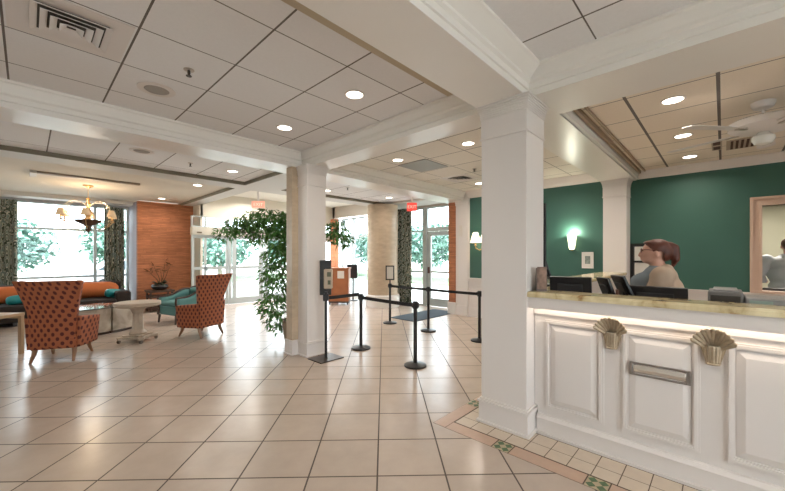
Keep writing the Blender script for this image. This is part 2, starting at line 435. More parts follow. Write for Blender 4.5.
beam('x', 3.19, 7.4, 1.10, 1.58, 2.78, 2.92, 3.01, .05, .10)
beam('x', -5.5, 3.3, 4.60, 5.08, 2.78, 3.01, 2.96)
beam('x', 3.1, 7.4, 4.58, 5.08, 2.78, 3.01, 2.96)
brown_edge = mat('office_crown_tan', (.36, .27, .18), .6)
g = MB(); g.box(3.55, 7.26, 1.02, 1.052, 2.87, 2.925); g.box(3.55, 7.26, .955, .975, 2.895, 2.925); struct(g.build('trim_2', brown_edge))

# ------------------------------------------------------------------ columns
def column(x0, x1, y0, y1, zt=2.79, base=True):
    g = MB(); g.box(x0, x1, y0, y1, 0, zt)
    def ring(d, z0, z1): g.box(x0-d, x1+d, y0-d, y1+d, z0, z1)
    ring(.004, 2.50, 2.80)
    ring(.012, 2.485, 2.502)
    # crown capital in steps
    for k in range(7):
        t = k/6; ring(.010+.028*t*t, 2.665+k*.017, 2.665+(k+1)*.017)
    if base:
        ring(.018, 0, .178); ring(.028, .178, .196); ring(.012, .196, .215); ring(.034, 0, .022)
    return struct(g.build('column', white, bevel=.003, seg=1))
column(2.79, 3.16, 1.155, 1.56)
column(2.79, 3.115, 4.355, 4.60)
column(7.02, 7.36, 1.19, 1.54)
g = MB(); g.box(2.69, 3.05, 4.602, 4.76, .215, 2.78); struct(g.build('column', stone))
g = MB(); g.box(2.67, 3.07, 4.57, 4.78, 0, .215); g.box(2.655, 3.085, 4.56, 4.795, 0, .02); struct(g.build('column', white, bevel=.006))
# round travertine column by the side window
g = MB(); g.lathe([(.44, .34), (.44, 2.903)], 40, (7.12, 7.17)); struct(g.build('column', stone, smooth=True))
g = MB(); g.lathe([(.49, 0), (.49, .32), (.45, .345), (.44, .345)], 40, (7.12, 7.17)); struct(g.build('column', stone_trim, smooth=True))
# circular ornament engraved on the stone column face
# ------------------------------------------------------------------ walls
def wall(name, m, *boxes, **k):
    g = MB()
    for b in boxes: g.box(*b)
    return struct(g.build(name, m, **k))
# office back wall with a pass-through opening
OY0, OY1, OZ0, OZ1 = -1.75, -.41, .95, 2.19
wall('wall_office', teal, (7.35, 7.47, OY1, 1.30, 0, 2.95), (7.35, 7.47, -4.5, OY0, 0, 2.95), (7.35, 7.47, OY0, OY1, 0, OZ0), (7.35, 7.47, OY0, OY1, OZ1, 2.95))
wall('wall_reception', teal, (7.35, 7.47, 1.30, 4.45, 0, 3.05))
wall('wall_pier', white, (7.31, 7.47, 4.45, 4.79, 0, 3.05))
wall('wall_brick_pier', brick, (7.30, 7.47, 4.79, 5.00, .30, 3.0))
wall('baseboard_pier', stone_trim, (7.28, 7.48, 4.775, 5.02, 0, .30), bevel=.006)
wall('wall_return', cream, (7.47, 8.05, 4.98, 5.06, 0, 3.0))
# crown over the teal walls
def crown(y0, y1, x, zt, h=.15):
    g = MB(); g.prism([(x+.02, zt-h), (x-.015, zt-h), (x-.02, zt-h+.02), (x-.045, zt-h+.05), (x-.085, zt-.03), (x-.10, zt-.02), (x-.10, zt+.02), (x+.02, zt+.02)], y0, y1, 'y')
    return struct(g.build('trim_3', white))
crown(-4.5, 1.19, 7.35, 2.92, .13)
crown(1.54, 4.47, 7.35, 3.01, .17)
# wainscot, chair rail, baseboard
g = MB()
for y0, y1 in ((-4.5, 1.19), (1.54, 4.45)):
    g.box(7.33, 7.36, y0, y1, 0, .86); g.box(7.30, 7.36, y0, y1, .86, .90); g.box(7.285, 7.36, y0, y1, .90, .925)
    g.box(7.31, 7.36, y0, y1, 0, .20); g.box(7.315, 7.36, y0, y1, .20, .225)
y = 4.36
while y > 1.7:
    a, b = y-.72, y
    for bx in ((7.318, 7.335, a, b, .30, .318), (7.318, 7.335, a, b, .74, .758), (7.318, 7.335, a, a+.018, .3, .758), (7.318, 7.335, b-.018, b, .3, .758)): g.box(*bx)
    y -= .86
struct(g.build('baseboard_reception', white))
g = MB()
for a in (4.06,):      # white frame round the teal field beside the pier
    g.box(7.335, 7.352, 4.42, 4.46, .9, 2.86)
struct(g.build('trim_4', white))
g = MB(); g.box(7.285, 7.33, 4.45, 4.77, 0, .22); g.box(7.29, 7.33, 4.45, 4.77, .22, .245)
g.box(7.285, 7.33, 4.43, 4.79, 2.68, 2.77); g.box(7.27, 7.33, 4.41, 4.79, 2.74, 2.80)
struct(g.build('trim_5', white))
# cased opening to the back office
g = MB()
def casing(y0, y1, z0, z1, w, x0, x1):
    g.box(x0, x1, y1, y1+w, z0, z1+w); g.box(x0, x1, y0-w, y0, z0, z1+w); g.box(x0, x1, y0, y1, z1, z1+w)
casing(OY0, OY1, OZ0-.02, OZ1, .115, 7.325, 7.36); casing(OY0-.09, OY1+.09, OZ0-.02, OZ1+.09, .035, 7.30, 7.36); casing(OY0, OY1, OZ0-.02, OZ1, .025, 7.312, 7.5)
g.box(7.27, 7.50, OY0-.1, OY1+.12, OZ0-.025, OZ0+.005)
struct(g.build('window_5', mat('peach_casing', (.60, .43, .33), .45)))
wall('wall_back_office', mat('back_office_wall', (.62, .60, .44), .8), (10.4, 10.5, -4.5, 1.6, 0, 2.95), (7.47, 10.5, 1.30, 1.36, 0, 2.95), (7.47, 10.5, -4.5, -4.4, 0, 2.95))

# exterior wall on the right, plane X = 8
def mullions(name, boxes, m=alu): 
    g = MB()
    for b in boxes: g.box(*b)
    return g.build(name, m)
ZT = 2.86
def window_y(n, x, y0, y1, z0, z1, vs, hs, w=.05, d=.10):
    """window in a wall of constant X"""
    r = thing('window_%d' % n, '', 'window', (x, y0, 0)); r['kind'] = 'structure'
    del r['label']; del r['category']
    L_ = y1-y0; g = MB()
    g.box(-d/2, d/2, 0, w, z0, z1); g.box(-d/2, d/2, L_-w, L_, z0, z1); g.box(-d/2, d/2, w, L_-w, z0, z0+w); g.box(-d/2, d/2, w, L_-w, z1-w, z1)
    for v, vw in vs: g.box(-d/2, d/2, v-y0-vw/2, v-y0+vw/2, z0+w, z1-w)
    cuts = sorted([0]+[v-y0 for v, _ in vs]+[L_])
    for h, hw in hs:
        for a, b in zip(cuts[:-1], cuts[1:]): g.box(-d/2+.004, d/2-.004, a+w/2, b-w/2, h-hw/2, h+hw/2)
    g.build('window_frame', alu, r)
    MB().box(-.006, .006, w, L_-w, z0+w, z1-w).build('pane', glass, r)
    return r
def window_x(n, y, x0, x1, z0, z1, vs, hs, w=.05, d=.10, name='window'):
    r = thing('%s_%d' % (name, n), '', 'window', (x0, y, 0)); r['kind'] = 'structure'
    del r['label']; del r['category']
    L_ = x1-x0; g = MB()
    g.box(0, w, -d/2, d/2, z0, z1); g.box(L_-w, L_, -d/2, d/2, z0, z1); g.box(w, L_-w, -d/2, d/2, z0, z0+w); g.box(w, L_-w, -d/2, d/2, z1-w, z1)
    for v, vw in vs: g.box(v-x0-vw/2, v-x0+vw/2, -d/2, d/2, z0+w, z1-w)
    cuts = sorted([0]+[v-x0 for v, _ in vs]+[L_])
    for h, hw in hs:
        for a, b in zip(cuts[:-1], cuts[1:]): g.box(a+w/2, b-w/2, -d/2+.004, d/2-.004, h-hw/2, h+hw/2)
    g.build('window_frame', alu, r)
    MB().box(w, L_-w, -.006, .006, z0+w, z1-w).build('pane', glass, r)
    return r
# sidelight + transom over the side door
window_y(1, 8.0, 6.30, 7.60, 0, ZT, [], [(2.17, .05), (.98, .05)])
window_y(2, 8.0, 5.08, 6.22, 2.21, ZT, [], [])
wall('trim_6', alu, (7.93, 8.07, 6.20, 6.31, 0, ZT))
d = thing('door_1', '', 'door', (8.0, 5.08, 0)); d['kind'] = 'structure'; del d['label']; del d['category']
g = MB(); g.box(-.03, .03, 0, .11, .02, 2.14); g.box(-.03, .03, .99, 1.12, .02, 2.14); g.box(-.03, .03, .11, .99, .02, .24); g.box(-.03, .03, .11, .99, 2.02, 2.14); g.box(-.028, .028, .11, .99, .965, 1.02)
g.build('door_frame', alu, d, bevel=.004)
MB().box(-.006, .006, .11, .99, .24, 2.02).build('pane', glass, d)
MB().box(-.055, -.03, 1.02, 1.09, .95, 1.13).build('door_handle', mat('brown_lock', (.10, .04, .03), .4), d, bevel=.008)
MB().box(-.09, -.03, .25, .72, 2.03, 2.09).build('door_closer', alu, d, bevel=.006)
wall('trim_7', alu, (7.95, 8.05, 5.08, 6.22, 2.15, 2.21))
wall('wall_exterior', mat('outer_wall', (.55, .5, .44), .8), (7.95, 8.15, 7.60, 8.35, 0, 3.3), (7.95, 8.15, 4.9, 10.8, ZT, 3.3), (7.95, 8.15, 10.55, 10.8, 0, 3.3))
window_y(3, 8.0, 8.35, 10.55, 0, 2.80, [(9.5, .06), (10.1, .06)], [(2.13, .05), (.95, .05)])
wall('wall_brick_corner', brick, (7.80, 7.95, 10.35, 10.62, 0, 2.80))

# entry wall, plane Y = 10.7
EY = 10.7
window_x(4, EY, 3.14, 7.95, 2.26, 2.57, [(3.50, .04), (4.10, .10), (5.08, .06), (6.1, .06), (7.0, .06)], [], w=.03)
wall('wall_entry', mat('entry_upper', (.70, .66, .56), .7), (3.35, 8.1, EY-.02, EY+.12, 2.57, 3.3), (3.37, 3.43, EY-.02, 12.5, 0, 2.92))
wall('trim_8', mat('entry_header', (.55, .52, .44), .5), (3.14, 7.95, EY-.09, EY+.09, 2.04, 2.26))
for i, (x0, x1, lock) in enumerate(((3.14, 4.13, 0), (4.14, 5.13, 1), (5.14, 6.13, 1), (6.14, 7.13, 0), (7.14, 7.93, 0))):
    d = thing('door_%d' % (i+2), '', 'door', (x0, EY-.03*(i in (1, 2)), 0)); d['kind'] = 'structure'; del d['label']; del d['category']
    w_ = x1-x0; g = MB(); s = .07
    g.box(0, s, -.03, .03, .01, 2.04); g.box(w_-s, w_, -.03, .03, .01, 2.04); g.box(s, w_-s, -.03, .03, .01, .20); g.box(s, w_-s, -.03, .03, 1.95, 2.04)
    g.box(s, w_-s, -.028, .028, 1.06, 1.14)
    if i == 0: g.box(.33, .39, -.028, .028, .2, 1.95)
    else: g.box(.10, .22, -.02, .02, .2, 1.95)
    g.build('door_frame', alu, d, bevel=.004)
    MB().box(s, w_-s, -.006, .006, .20, 1.95).build('pane', glass, d)
g = MB(); g.box(3.26, 3.38, EY-.11, EY-.088, 2.09, 2.125); struct(g.build('trim_9', mat('brown_sensor', (.12, .09, .05), .5)))

# brick wall and lounge window wall
wall('wall_brick', brick, (2.03, 3.40, 11.30, 11.45, 0, 2.92))
wall('wall_brick_side', mat('mauve_metal', (.34, .31, .36), .5), (2.03, 2.10, 11.45, 12.45, 0, 2.92))
WY = 12.5
window_x(6, WY, -5.5, 2.03, 0, 2.83, [(-3.6, .07), (-2.0, .07), (-.55, .07), (1.285, .07)], [(2.14, .06), (.90, .06)], w=.06)
wall('wall_window', cream, (-5.5, 3.4, WY-.08, WY+.12, 2.83, 3.1))
wall('trim_10', mat('grey_valance', (.30, .30, .31), .6), (-5.5, 2.03, WY-.12, WY-.08, 2.79, 2.87))
wall('wall_left', cream, (-5.6, -5.5, -4.5, 12.6, 0, 3.1))

wall('wall_back', cream, (-5.6, 7.47, -4.6, -4.5, 0, .4), (-5.6, 7.47, -4.6, -4.5, 2.5, 3.1), (-5.6, -3.8, -4.6, -4.5, .4, 2.5), (2.4, 7.47, -4.6, -4.5, .4, 2.5))
window_x(7, -4.55, -3.8, 2.4, .4, 2.5, [(-1.7, .06), (.4, .06)], [])  # unseen rear window, added to let in soft fill daylight
for (a, b, c, d_) in ((-5.5, 3.0, -4.5, -4.45),): pass

# ------------------------------------------------------------------ curtains
def curtain(name, label, p0, p1, z0, z1, amp=.045, folds=5, group=None):
    a = Vector((*p0, 0)); b = Vector((*p1, 0)); dv = b-a; nrm = Vector((-dv.y, dv.x, 0)).normalized()
    def fn(u, v):
        q = a + dv*u + nrm*amp*math.sin(u*folds*2*PI)*(1-.15*v) + Vector((0, 0, z0+(z1-z0)*v)); return tuple(q)
    g = MB(); g.grid(fn, folds*10, 6)
    o = g.build(name, curtain_m, smooth=True, solid=.006)
    return tag(o, label, 'curtain', group)
curtain('curtain', 'dark green scroll-patterned curtain at the right side of the lounge window', (1.46, 12.32), (1.90, 12.32), .02, 2.80, .05, 4)
curtain('curtain', 'dark scroll-patterned curtain at the left edge of the photo beside the lounge window', (-1.1, 12.32), (-.16, 12.32), .02, 2.80, .05, 7)
curtain('curtain', 'scroll-patterned curtain between the round stone column and the side door', (7.80, 7.42), (7.80, 6.64), .02, 2.85, .05, 5)

# ------------------------------------------------------------------ front desk
g = MB()
g.box(2.95, 3.04, -4.0, 1.126, 0, 1.105)                                  # carcass
cnt = thing('reception_counter', 'white panelled reception counter with a gold onyx top, right of the big column', 'counter', (0, 0, 0))
g.build('counter_body', white, cnt)
g = MB(); g.prism([(2.905, 0), (2.905, .02), (2.925, .022), (2.925, .125), (2.915, .13), (2.93, .155), (2.952, .16), (2.952, 0)], -4.0, 1.126, 'y'); g.build('plinth', white, cnt)
g = MB(); g.box(2.815, 2.84, -4.0, 1.15, 1.045, 1.135); g.box(2.84, 3.04, -4.0, 1.15, 1.105, 1.135); g.box(2.93, 2.955, -4.0, 1.150, .985, 1.046); g.box(2.95, 3.04, 1.126, 1.152, .216, 1.105)
g.build('fascia', white, cnt)
top_prof = [(2.795, 1.135), (2.795, 1.163), (2.803, 1.174), (2.812, 1.177), (3.05, 1.177), (3.05, 1.135)]
g = MB(); g.prism(top_prof, -4.0, 1.152, 'y'); g.build('countertop', onyx, cnt)
# raised panels
def raised_panel(y0, y1, z0, z1, x=2.95):
    g = MB(); w = .032
    def frame(d, a, t0, t1):
        g.box(x-t1, x-t0, y0+d, y0+d+a, z0+d, z1-d); g.box(x-t1, x-t0, y1-d-a, y1-d, z0+d, z1-d)
        g.box(x-t1, x-t0, y0+d+a, y1-d-a, z0+d, z0+d+a); g.box(x-t1, x-t0, y0+d+a, y1-d-a, z1-d-a, z1-d)
    frame(0, .012, 0, .010); frame(.012, .018, 0, .018); frame(.03, .010, 0, .008)
    # field with bevelled slopes
    a, b = .045, .085
    vs = [(x-.002, y0+a, z0+a), (x-.002, y1-a, z0+a), (x-.002, y1-a, z1-a), (x-.002, y0+a, z1-a),
          (x-.016, y0+b, z0+b), (x-.016, y1-b, z0+b), (x-.016, y1-b, z1-b), (x-.016, y0+b, z1-b)]
    g.add(vs, [(0, 1, 5, 4), (1, 2, 6, 5), (2, 3, 7, 6), (3, 0, 4, 7), (4, 5, 6, 7)])
    return g.build('raised_panel', white, cnt)
for y0, y1 in ((.64, 1.065), (.105, .53), (-.43, -.012), (-.975, -.55), (-1.52, -1.095)):
    raised_panel(y0, y1, .215, .945)
# scallop shell corbels
def shell(y, label, first=None):
    if first: return dup(first, (2.95, y, .012), 0, label, 'bronze shell corbels on the counter')
    r = thing('shell_corbel', label, 'corbel', (2.95, y, .012), 0, 'bronze shell corbels on the counter')
    g = MB(); n = 11; per = 8; rings = 12
    def fn(u, v):
        a = (u-.5)*R(150)
        flute = abs(math.sin(u*n*PI))
        rad = .03 + .118*v + .012*v*flute
        yy = math.sin(a)*rad*.70; zz = .865 + math.cos(a)*rad*.96
        zz += .028*v*(1-math.cos(a))
        bulge = -.028 - .030*math.sin(min(1, v*1.02)*PI*.5) - .013*flute*(.3+v)
        bulge = bulge*(1-.10*v)
        return (bulge - .045*v*v*.8, yy, zz)
    g.grid(fn, n*per, rings)
    o = g.build('shell_fan', bronze, r, smooth=True, solid=.008)
    g = MB(); # back block
    g.prism([(-.07, .93), (.07, .93), (.036, .80), (-.036, .80)], -.03, 0.0, 'x')
    g.build('shell_back', bronze, r)
    g = MB()
    def fb(u, v):
        a = (u-.5)*PI
        w_ = .031 + .014*(v**1.5); rib = .004*abs(math.sin(u*7*PI))
        return (-.012-(w_*1.1+rib)*math.cos(a), (w_+rib)*math.sin(a), .79+.115*v)
    g.grid(fb, 42, 8)
    g.build('shell_base', bronze, r, smooth=True, solid=.006)
    g = MB(); g.lathe([(.034, .783), (.037, .79), (.033, .797)], 20, (-.022, 0)); g.build('base_rim', bronze, r, smooth=True)
    g = MB()
    for dy in (-.030, 0, .030): g.ell((-.09, dy, 1.008 - abs(dy)*.2), (.013, .013, .013), 10, 6)
    g.build('bead', bronze, r, smooth=True)
    return r
s0 = shell(.585, 'bronze scallop shell corbel on the white counter left of the metal slot')
shell(.045, 'bronze scallop shell corbel on the white counter right of the metal slot', s0)
# mail slot
r = thing('mail_slot', 'brushed metal drop slot set in the middle counter panel', 'mail slot', (2.934, .314, .682))
g = MB(); g.box(-.012, .002, -.165, .165, -.046, -.034); g.box(-.012, .002, -.165, .165, .034, .046); g.box(-.012, .002, -.165, -.145, -.036, .036); g.box(-.012, .002, .145, .165, -.036, .036)
g.build('slot_frame', mat('dark_nickel', (.26, .23, .21), .35, metal=.7), r, bevel=.003)
g = MB(); g.prism([(-.002, -.03), (-.016, 0), (-.010, .03), (.002, .03), (.002, -.03)], -.14, .14, 'y'); g.build('slot_flap', mat('bright_nickel', (.72, .67, .62), .25, metal=.7), r, bevel=.002)
# counter strip light under the overhang
r = thing('counter_light', 'warm strip light hidden under the counter overhang', 'light', (2.865, -1.4, 1.09))
MB().box(-.012, .012, -2.5, 2.53, -.010, .012).build('light_strip', mat('warm_strip', (1, 1, 1), .5, emit=(1, .90, .76), estr=9), r)
# side counter between the big column and the wall column
r = thing('side_counter', 'gold-topped half wall counter running back to the wall column behind the desk', 'counter', (0, 0, 0))
g = MB(); g.box(3.20, 7.0, 1.30, 1.50, 0, 1.135); g.build('counter_body', white, r)
g = MB(); g.box(3.20, 7.0, 1.18, 1.56, 1.135, 1.177); g.build('countertop', onyx, r, bevel=.008)
# lower desk behind the counter
r = thing('work_desk', 'lower work desk behind the reception counter', 'desk', (0, 0, 0))
MB().box(3.06, 3.46, -4.0, 1.1, .74, .78).build('desktop', mat('desk_laminate', (.35, .3, .26), .5), r)
for yy in (-3.9, -2, -.4, 1.0): MB().box(3.08, 3.42, yy, yy+.04, 0, .74).build('support_panel', white, r)

# ------------------------------------------------------------------ things on the desk
def monitor(label, loc, rot, w=.36, h=.24, tilt=R(12), zc=.28, name='computer_monitor', t=.035, cat='monitor'):
    r = thing(name, label, cat, loc, rot)
    M = T(0, 0, zc) @ RY(-tilt)
    MB().box(-t/2, t/2, -w/2, w/2, -h/2, h/2, M).build('housing', black_plastic, r, bevel=.006)
    MB().box(t/2, t/2+.003, -w/2+.015, w/2-.015, -h/2+.018, h/2-.015, M).build('screen', screen, r)
    MB().box(-t/2-.012, -t/2, -w*.3, w*.3, -h*.3, h*.3, M).build('rear_cover', mat('dark_grey_cover', (.025, .025, .028), .5), r, bevel=.006)
    MB().box(-.025, -.005, -.03, .03, .01, zc).build('stand', black_plastic, r)
    MB().box(-.08, .08, -.10, .10, 0, .012).build('base', black_plastic, r, bevel=.004)
    return r
monitor('black computer monitor seen from behind, nearest the big column on the desk', (3.30, .975, .78), R(8), .33, .28, R(10), .365)
monitor('wide black computer monitor seen from behind, in front of the woman', (3.30, .375, .78), R(-2), .385, .22, R(8), .345)
monitor('slim tilted black screen, left of the pair beside the woman', (3.30, .685, .78), R(-56), .22, .27, R(20), .38, 'tablet_screen', .022, 'screen')
monitor('slim tilted black screen, right of the pair nearest the woman', (3.33, .575, .78), R(-56), .22, .28, R(24), .40, 'tablet_screen', .022, 'screen')
r = thing('telephone', 'black desk telephone between the two slim screens', 'telephone', (3.19, .62, .78), R(0))
MB().prism([(-.05, 0), (.04, 0), (.04, .04), (-.05, .13)], -.04, .04, 'y').build('base', black_plastic, r)
MB().box(-.08, -.04, -.03, -.01, .13, .42, RY(R(8))).build('handset', mat('brown_plastic', (.10, .04, .025), .4), r, bevel=.006)
# tall black panel seen edge-on beside the column
r = tag(MB().box(3.27, 3.30, 1.18, 1.52, 1.20, 1.95).build('wall_display', black_plastic, bevel=.004), 'black display panel seen edge-on at the far side of the big column', 'display')
r = monitor('black monitor seen nearly edge-on, tucked behind the big column', (3.50, 1.25, 1.179), R(-50), .10, .20, R(18), .15, 'desk_screen', .02)
# brochure holder
r = thing('brochure_holder', 'small rack of leaflets on the counter end against the big column', 'leaflet rack', (2.93, 1.095, 1.178), R(30))
MB().prism([(-.05, 0), (.06, 0), (-.02, .19), (-.05, .19)], -.04, .04, 'y').build('holder', mat('clear_brown', (.16, .12, .10), .2), r)
g = MB(); g.prism([(-.056, .02), (-.050, .02), (-.058, .20), (-.064, .20)], -.035, .035, 'y'); g.build('leaflet', mat('leaflet_print', (.22, .13, .09), .5, noise=.9, nscale=25), r)
# printers
r = thing('printer', 'dark grey boxy printer on the desk, left of the long grey tray', 'printer', (3.28, -.01, .78))
MB().box(-.15, .15, -.085, .085, 0, .455).build('body', grey_plastic, r, bevel=.01)
MB().box(-.155, -.149, -.07, .07, .38, .43).build('front_panel', mat('dark_panel', (.05, .045, .04), .4), r)
MB().box(-.12, .12, -.06, .06, .455, .467).build('lid', silver_plastic, r, bevel=.004)
r = thing('filing_tray', 'long low grey machine on the desk at the right edge of the photo', 'machine', (3.26, -.30, .78))
MB().box(-.14, .14, -.30, .20, 0, .425).build('body', silver_plastic, r, bevel=.01)
MB().box(-.146, -.139, -.15, .02, .365, .395).build('slot', black_plastic, r)
MB().box(-.146, -.139, .08, .18, .36, .41).build('label_plate', mat('pale_green_label', (.30, .38, .33), .5), r)

# ------------------------------------------------------------------ people
def blob(name, parts, voxel, m, parent, smooth=6, label=None):
    g = MB()
    for p in parts:
        if p[0] == 'e': g.ell(p[1], p[2], 20, 12, p[3] if len(p) > 3 else None)
        else:
            _, a, ra, b, rb = p; a = Vector(a); b = Vector(b)
            g.tube([a, a.lerp(b, .5), b], [ra, (ra+rb)/2, rb], 16); g.ell(a, (ra,)*3, 14, 8); g.ell(b, (rb,)*3, 14, 8)
    o = g.build(name, m, None)
    q = o.modifiers.new('r', 'REMESH'); q.mode = 'VOXEL'; q.voxel_size = voxel; q.use_smooth_shade = True
    q = o.modifiers.new('s', 'SMOOTH'); q.iterations = smooth; q.factor = .5
    dg = bpy.context.evaluated_depsgraph_get(); dg.update()
    me = bpy.data.meshes.new_from_object(o.evaluated_get(dg)); me.name = name
    o.modifiers.clear(); old = o.data; o.data = me; bpy.data.meshes.remove(old)
    if not me.materials: me.materials.append(m)
    o.parent = parent
    if label: o['label'] = label
    return o
def hand(parts, w, d, side):
    """palm and five fingers from wrist w pointing along d"""
    w = Vector(w); d = Vector(d).normalized(); up = Vector((0, 0, 1)); s = d.cross(up).normalized()
    parts.append(('e', tuple(w+d*.045), (.04, .035, .018)))
    for i, L_ in enumerate((.062, .072, .068, .055)):
        b = w + d*.075 + s*(i-1.5)*.019; k = b + d*L_*.55 + up*(-.008); t = k + d*L_*.4 + up*(-.025)
        parts.append(('c', tuple(b), .0085, tuple(k), .008)); parts.append(('c', tuple(k), .008, tuple(t), .007))
    b = w + d*.02 + s*side*.032; k = b + d*.03 + s*side*.022; t = k + d*.028 + up*(-.012)
    parts.append(('c', tuple(b), .011, tuple(k), .010)); parts.append(('c', tuple(k), .0095, tuple(t), .008))
def legs(parts, hip, gap=.09, r=.085):
    for s in (-1, 1):
        parts.append(('c', (0, s*gap, hip), r, (.02, s*gap, hip*.53), r*.66)); parts.append(('c', (.02, s*gap, hip*.53), r*.62, (0, s*gap, .09), r*.42))
def shoes(par, gap, m):
    for s in (-1, 1):
        g = MB(); g.ell((.05, s*gap, .04), (.13, .045, .04), 16, 8); g.box(-.07, .16, s*gap-.04, s*gap+.04, 0, .03)
        g.build('shoe', m, par, smooth=True)
# woman at the desk, in profile facing left; local +x is forward
px_, py_, _ = at(2.30, 2.99)
wm = thing('person', 'woman with a red-brown ponytail and glasses in a beige cardigan standing behind the desk', 'person', (px_, py_, 0), HEAD + R(54))
P = []
legs(P, .86, .09, .09)
P += [('e', (0, 0, .92), (.13, .16, .13)), ('e', (.01, 0, 1.08), (.12, .14, .15)), ('e', (.01, 0, 1.23), (.10, .13, .12)),
      ('c', (.0, 0, 1.33), .06, (.028, 0, 1.43), .052)]
# head
P += [('e', (.035, 0, 1.505), (.092, .073, .098)), ('e', (.065, 0, 1.455), (.066, .056, .062)), ('e', (.098, 0, 1.425), (.028, .028, .024)),
      ('c', (.126, 0, 1.51), .010, (.142, 0, 1.472), .014), ('e', (.128, 0, 1.447), (.012, .024, .006)), ('e', (.126, 0, 1.435), (.012, .020, .007)),
      ('e', (.115, .03, 1.522), (.015, .02, .008)), ('e', (.115, -.03, 1.522), (.015, .02, .008)),
      ('e', (.025, .076, 1.485), (.018, .010, .030)), ('e', (.025, -.076, 1.485), (.018, .010, .030))]
for s in (-1, 1):
    P += [('c', (0, s*.15, 1.29), .045, (.04, s*.22, 1.08), .036), ('c', (.04, s*.22, 1.08), .036, (.27, s*.17, 1.0), .027)]
    hand(P, (.29, s*.165, .995), (1, -s*.2, -.05), -s if s > 0 else 1)
blob('body', P, .009, skin, wm, 2)
P = [('e', (.02, 0, .98), (.175, .19, .13)), ('e', (.045, 0, 1.17), (.175, .17, .15)), ('e', (.06, 0, 1.24), (.155, .15, .09)), ('e', (.02, 0, 1.31), (.10, .14, .075)), ('e', (.022, 0, 1.36), (.06, .06, .045))]
blob('shirt', P, .014, shirt_m, wm, 4, 'grey-blue top')
P = [('e', (-.02, 0, .98), (.17, .215, .15)), ('e', (-.005, 0, 1.16), (.165, .215, .17)), ('e', (-.01, 0, 1.29), (.115, .19, .095)), ('e', (-.04, 0, 1.355), (.055, .085, .045))]
for s in (-1, 1):
    P += [('c', (-.01, s*.18, 1.30), .085, (.03, s*.225, 1.10), .075), ('c', (.03, s*.225, 1.09), .07, (.23, s*.18, 1.005), .05)]
blob('cardigan', P, .014, cardigan_m, wm, 4)
P = []; legs(P, .90, .095, .105); P.append(('e', (0, 0, .93), (.165, .20, .10)))
blob('trousers', P, .018, trouser_m, wm, 4)
shoes(wm, .095, black_plastic)
# hair: cap, bun root and ponytail
P = [('e', (.018, 0, 1.527), (.103, .083, .086)), ('e', (-.015, 0, 1.50), (.085, .078, .085)), ('e', (.062, 0, 1.575), (.058, .06, .026)),
     ('c', (-.07, 0, 1.56), .026, (-.10, 0, 1.535), .032), ('c', (-.10, 0, 1.53), .032, (-.105, 0, 1.44), .030), ('c', (-.105, 0, 1.44), .028, (-.085, 0, 1.375), .012)]
hair = blob('hair', P, .007, hair_m, wm, 3)
# cut the hair cap away from face, cheek and ears
bm = bmesh.new(); bm.from_mesh(hair.data)
kill = [v for v in bm.verts if (v.co.x > .045 + (v.co.z-1.50)*.9 and v.co.z < 1.575) or (v.co.z < 1.50 and v.co.x > -.02 and abs(v.co.y) < .09)]
bmesh.ops.delete(bm, geom=kill, context='VERTS'); bm.to_mesh(hair.data); bm.free()
MB().lathe([(.022, -.012), (.024, 0), (.022, .012)], 14, (0, 0), T(-.088, 0, 1.535) @ RY(R(60))).build('hair_tie', black_plastic, wm, smooth=True)
g = MB()
for s in (-1, 1):
    pts = [(.130, s*.034+.024*math.cos(t), 1.515+.017*math.sin(t)) for t in [2*PI*k/14 for k in range(15)]]
    g.tube(pts, .0035, 6); g.tube([(.130, s*.058, 1.52), (.08, s*.074, 1.519), (.03, s*.078, 1.512)], .003, 6)
g.tube([(.131, -.01, 1.518), (.135, 0, 1.52), (.131, .01, 1.518)], .003, 6)
g.build('glasses', mat('red_glasses', (.10, .01, .01), .3), wm, smooth=True)
for s in (-1, 1):
    g = MB(); g.ell((.119, s*.03, 1.512), (.007, .012, .006), 10, 6); g.build('eye', mat('eye_dark', (.03, .02, .015), .2), wm, smooth=True)
# man in the back office, seen from behind; local +x forward
mx_, my_ = 8.15, -.74
mn = thing('person', 'man in a pale shirt seen from behind through the cased opening', 'person', (mx_, my_, 0), R(4))
P = []; legs(P, .86, .10, .09)
P += [('e', (0, 0, .93), (.13, .19, .14)), ('e', (0, 0, 1.12), (.12, .19, .16)), ('e', (0, 0, 1.33), (.11, .20, .13)), ('c', (0, 0, 1.44), .058, (.02, 0, 1.54), .055),
      ('e', (.03, 0, 1.625), (.095, .075, .10)), ('e', (.06, 0, 1.57), (.06, .055, .055)), ('c', (.12, 0, 1.62), .010, (.135, 0, 1.585), .014),
      ('e', (.02, .078, 1.60), (.018, .010, .030)), ('e', (.02, -.078, 1.60), (.018, .010, .030))]
for s in (-1, 1):
    P += [('c', (0, s*.23, 1.41), .055, (-.0, s*.33, 1.16), .045), ('c', (0, s*.33, 1.16), .043, (.22, s*.23, 1.05), .03)]
    hand(P, (.24, s*.225, 1.045), (1, -s*.1, -.05), -s)
blob('body', P, .010, skin, mn, 2)
P = [('e', (0, 0, .98), (.16, .23, .14)), ('e', (0, 0, 1.15), (.16, .235, .17)), ('e', (0, 0, 1.34), (.135, .235, .13)), ('e', (0, 0, 1.45), (.07, .12, .05))]
for s in (-1, 1): P += [('c', (0, s*.235, 1.40), .085, (0, s*.335, 1.17), .07), ('c', (0, s*.335, 1.17), .068, (.19, s*.25, 1.06), .05)]
blob('shirt', P, .014, shirt2_m, mn, 4)
P = []; legs(P, .90, .105, .11); P.append(('e', (0, 0, .92), (.165, .215, .10)))
blob('trousers', P, .018, trouser_m, mn, 4)
shoes(mn, .105, black_plastic)
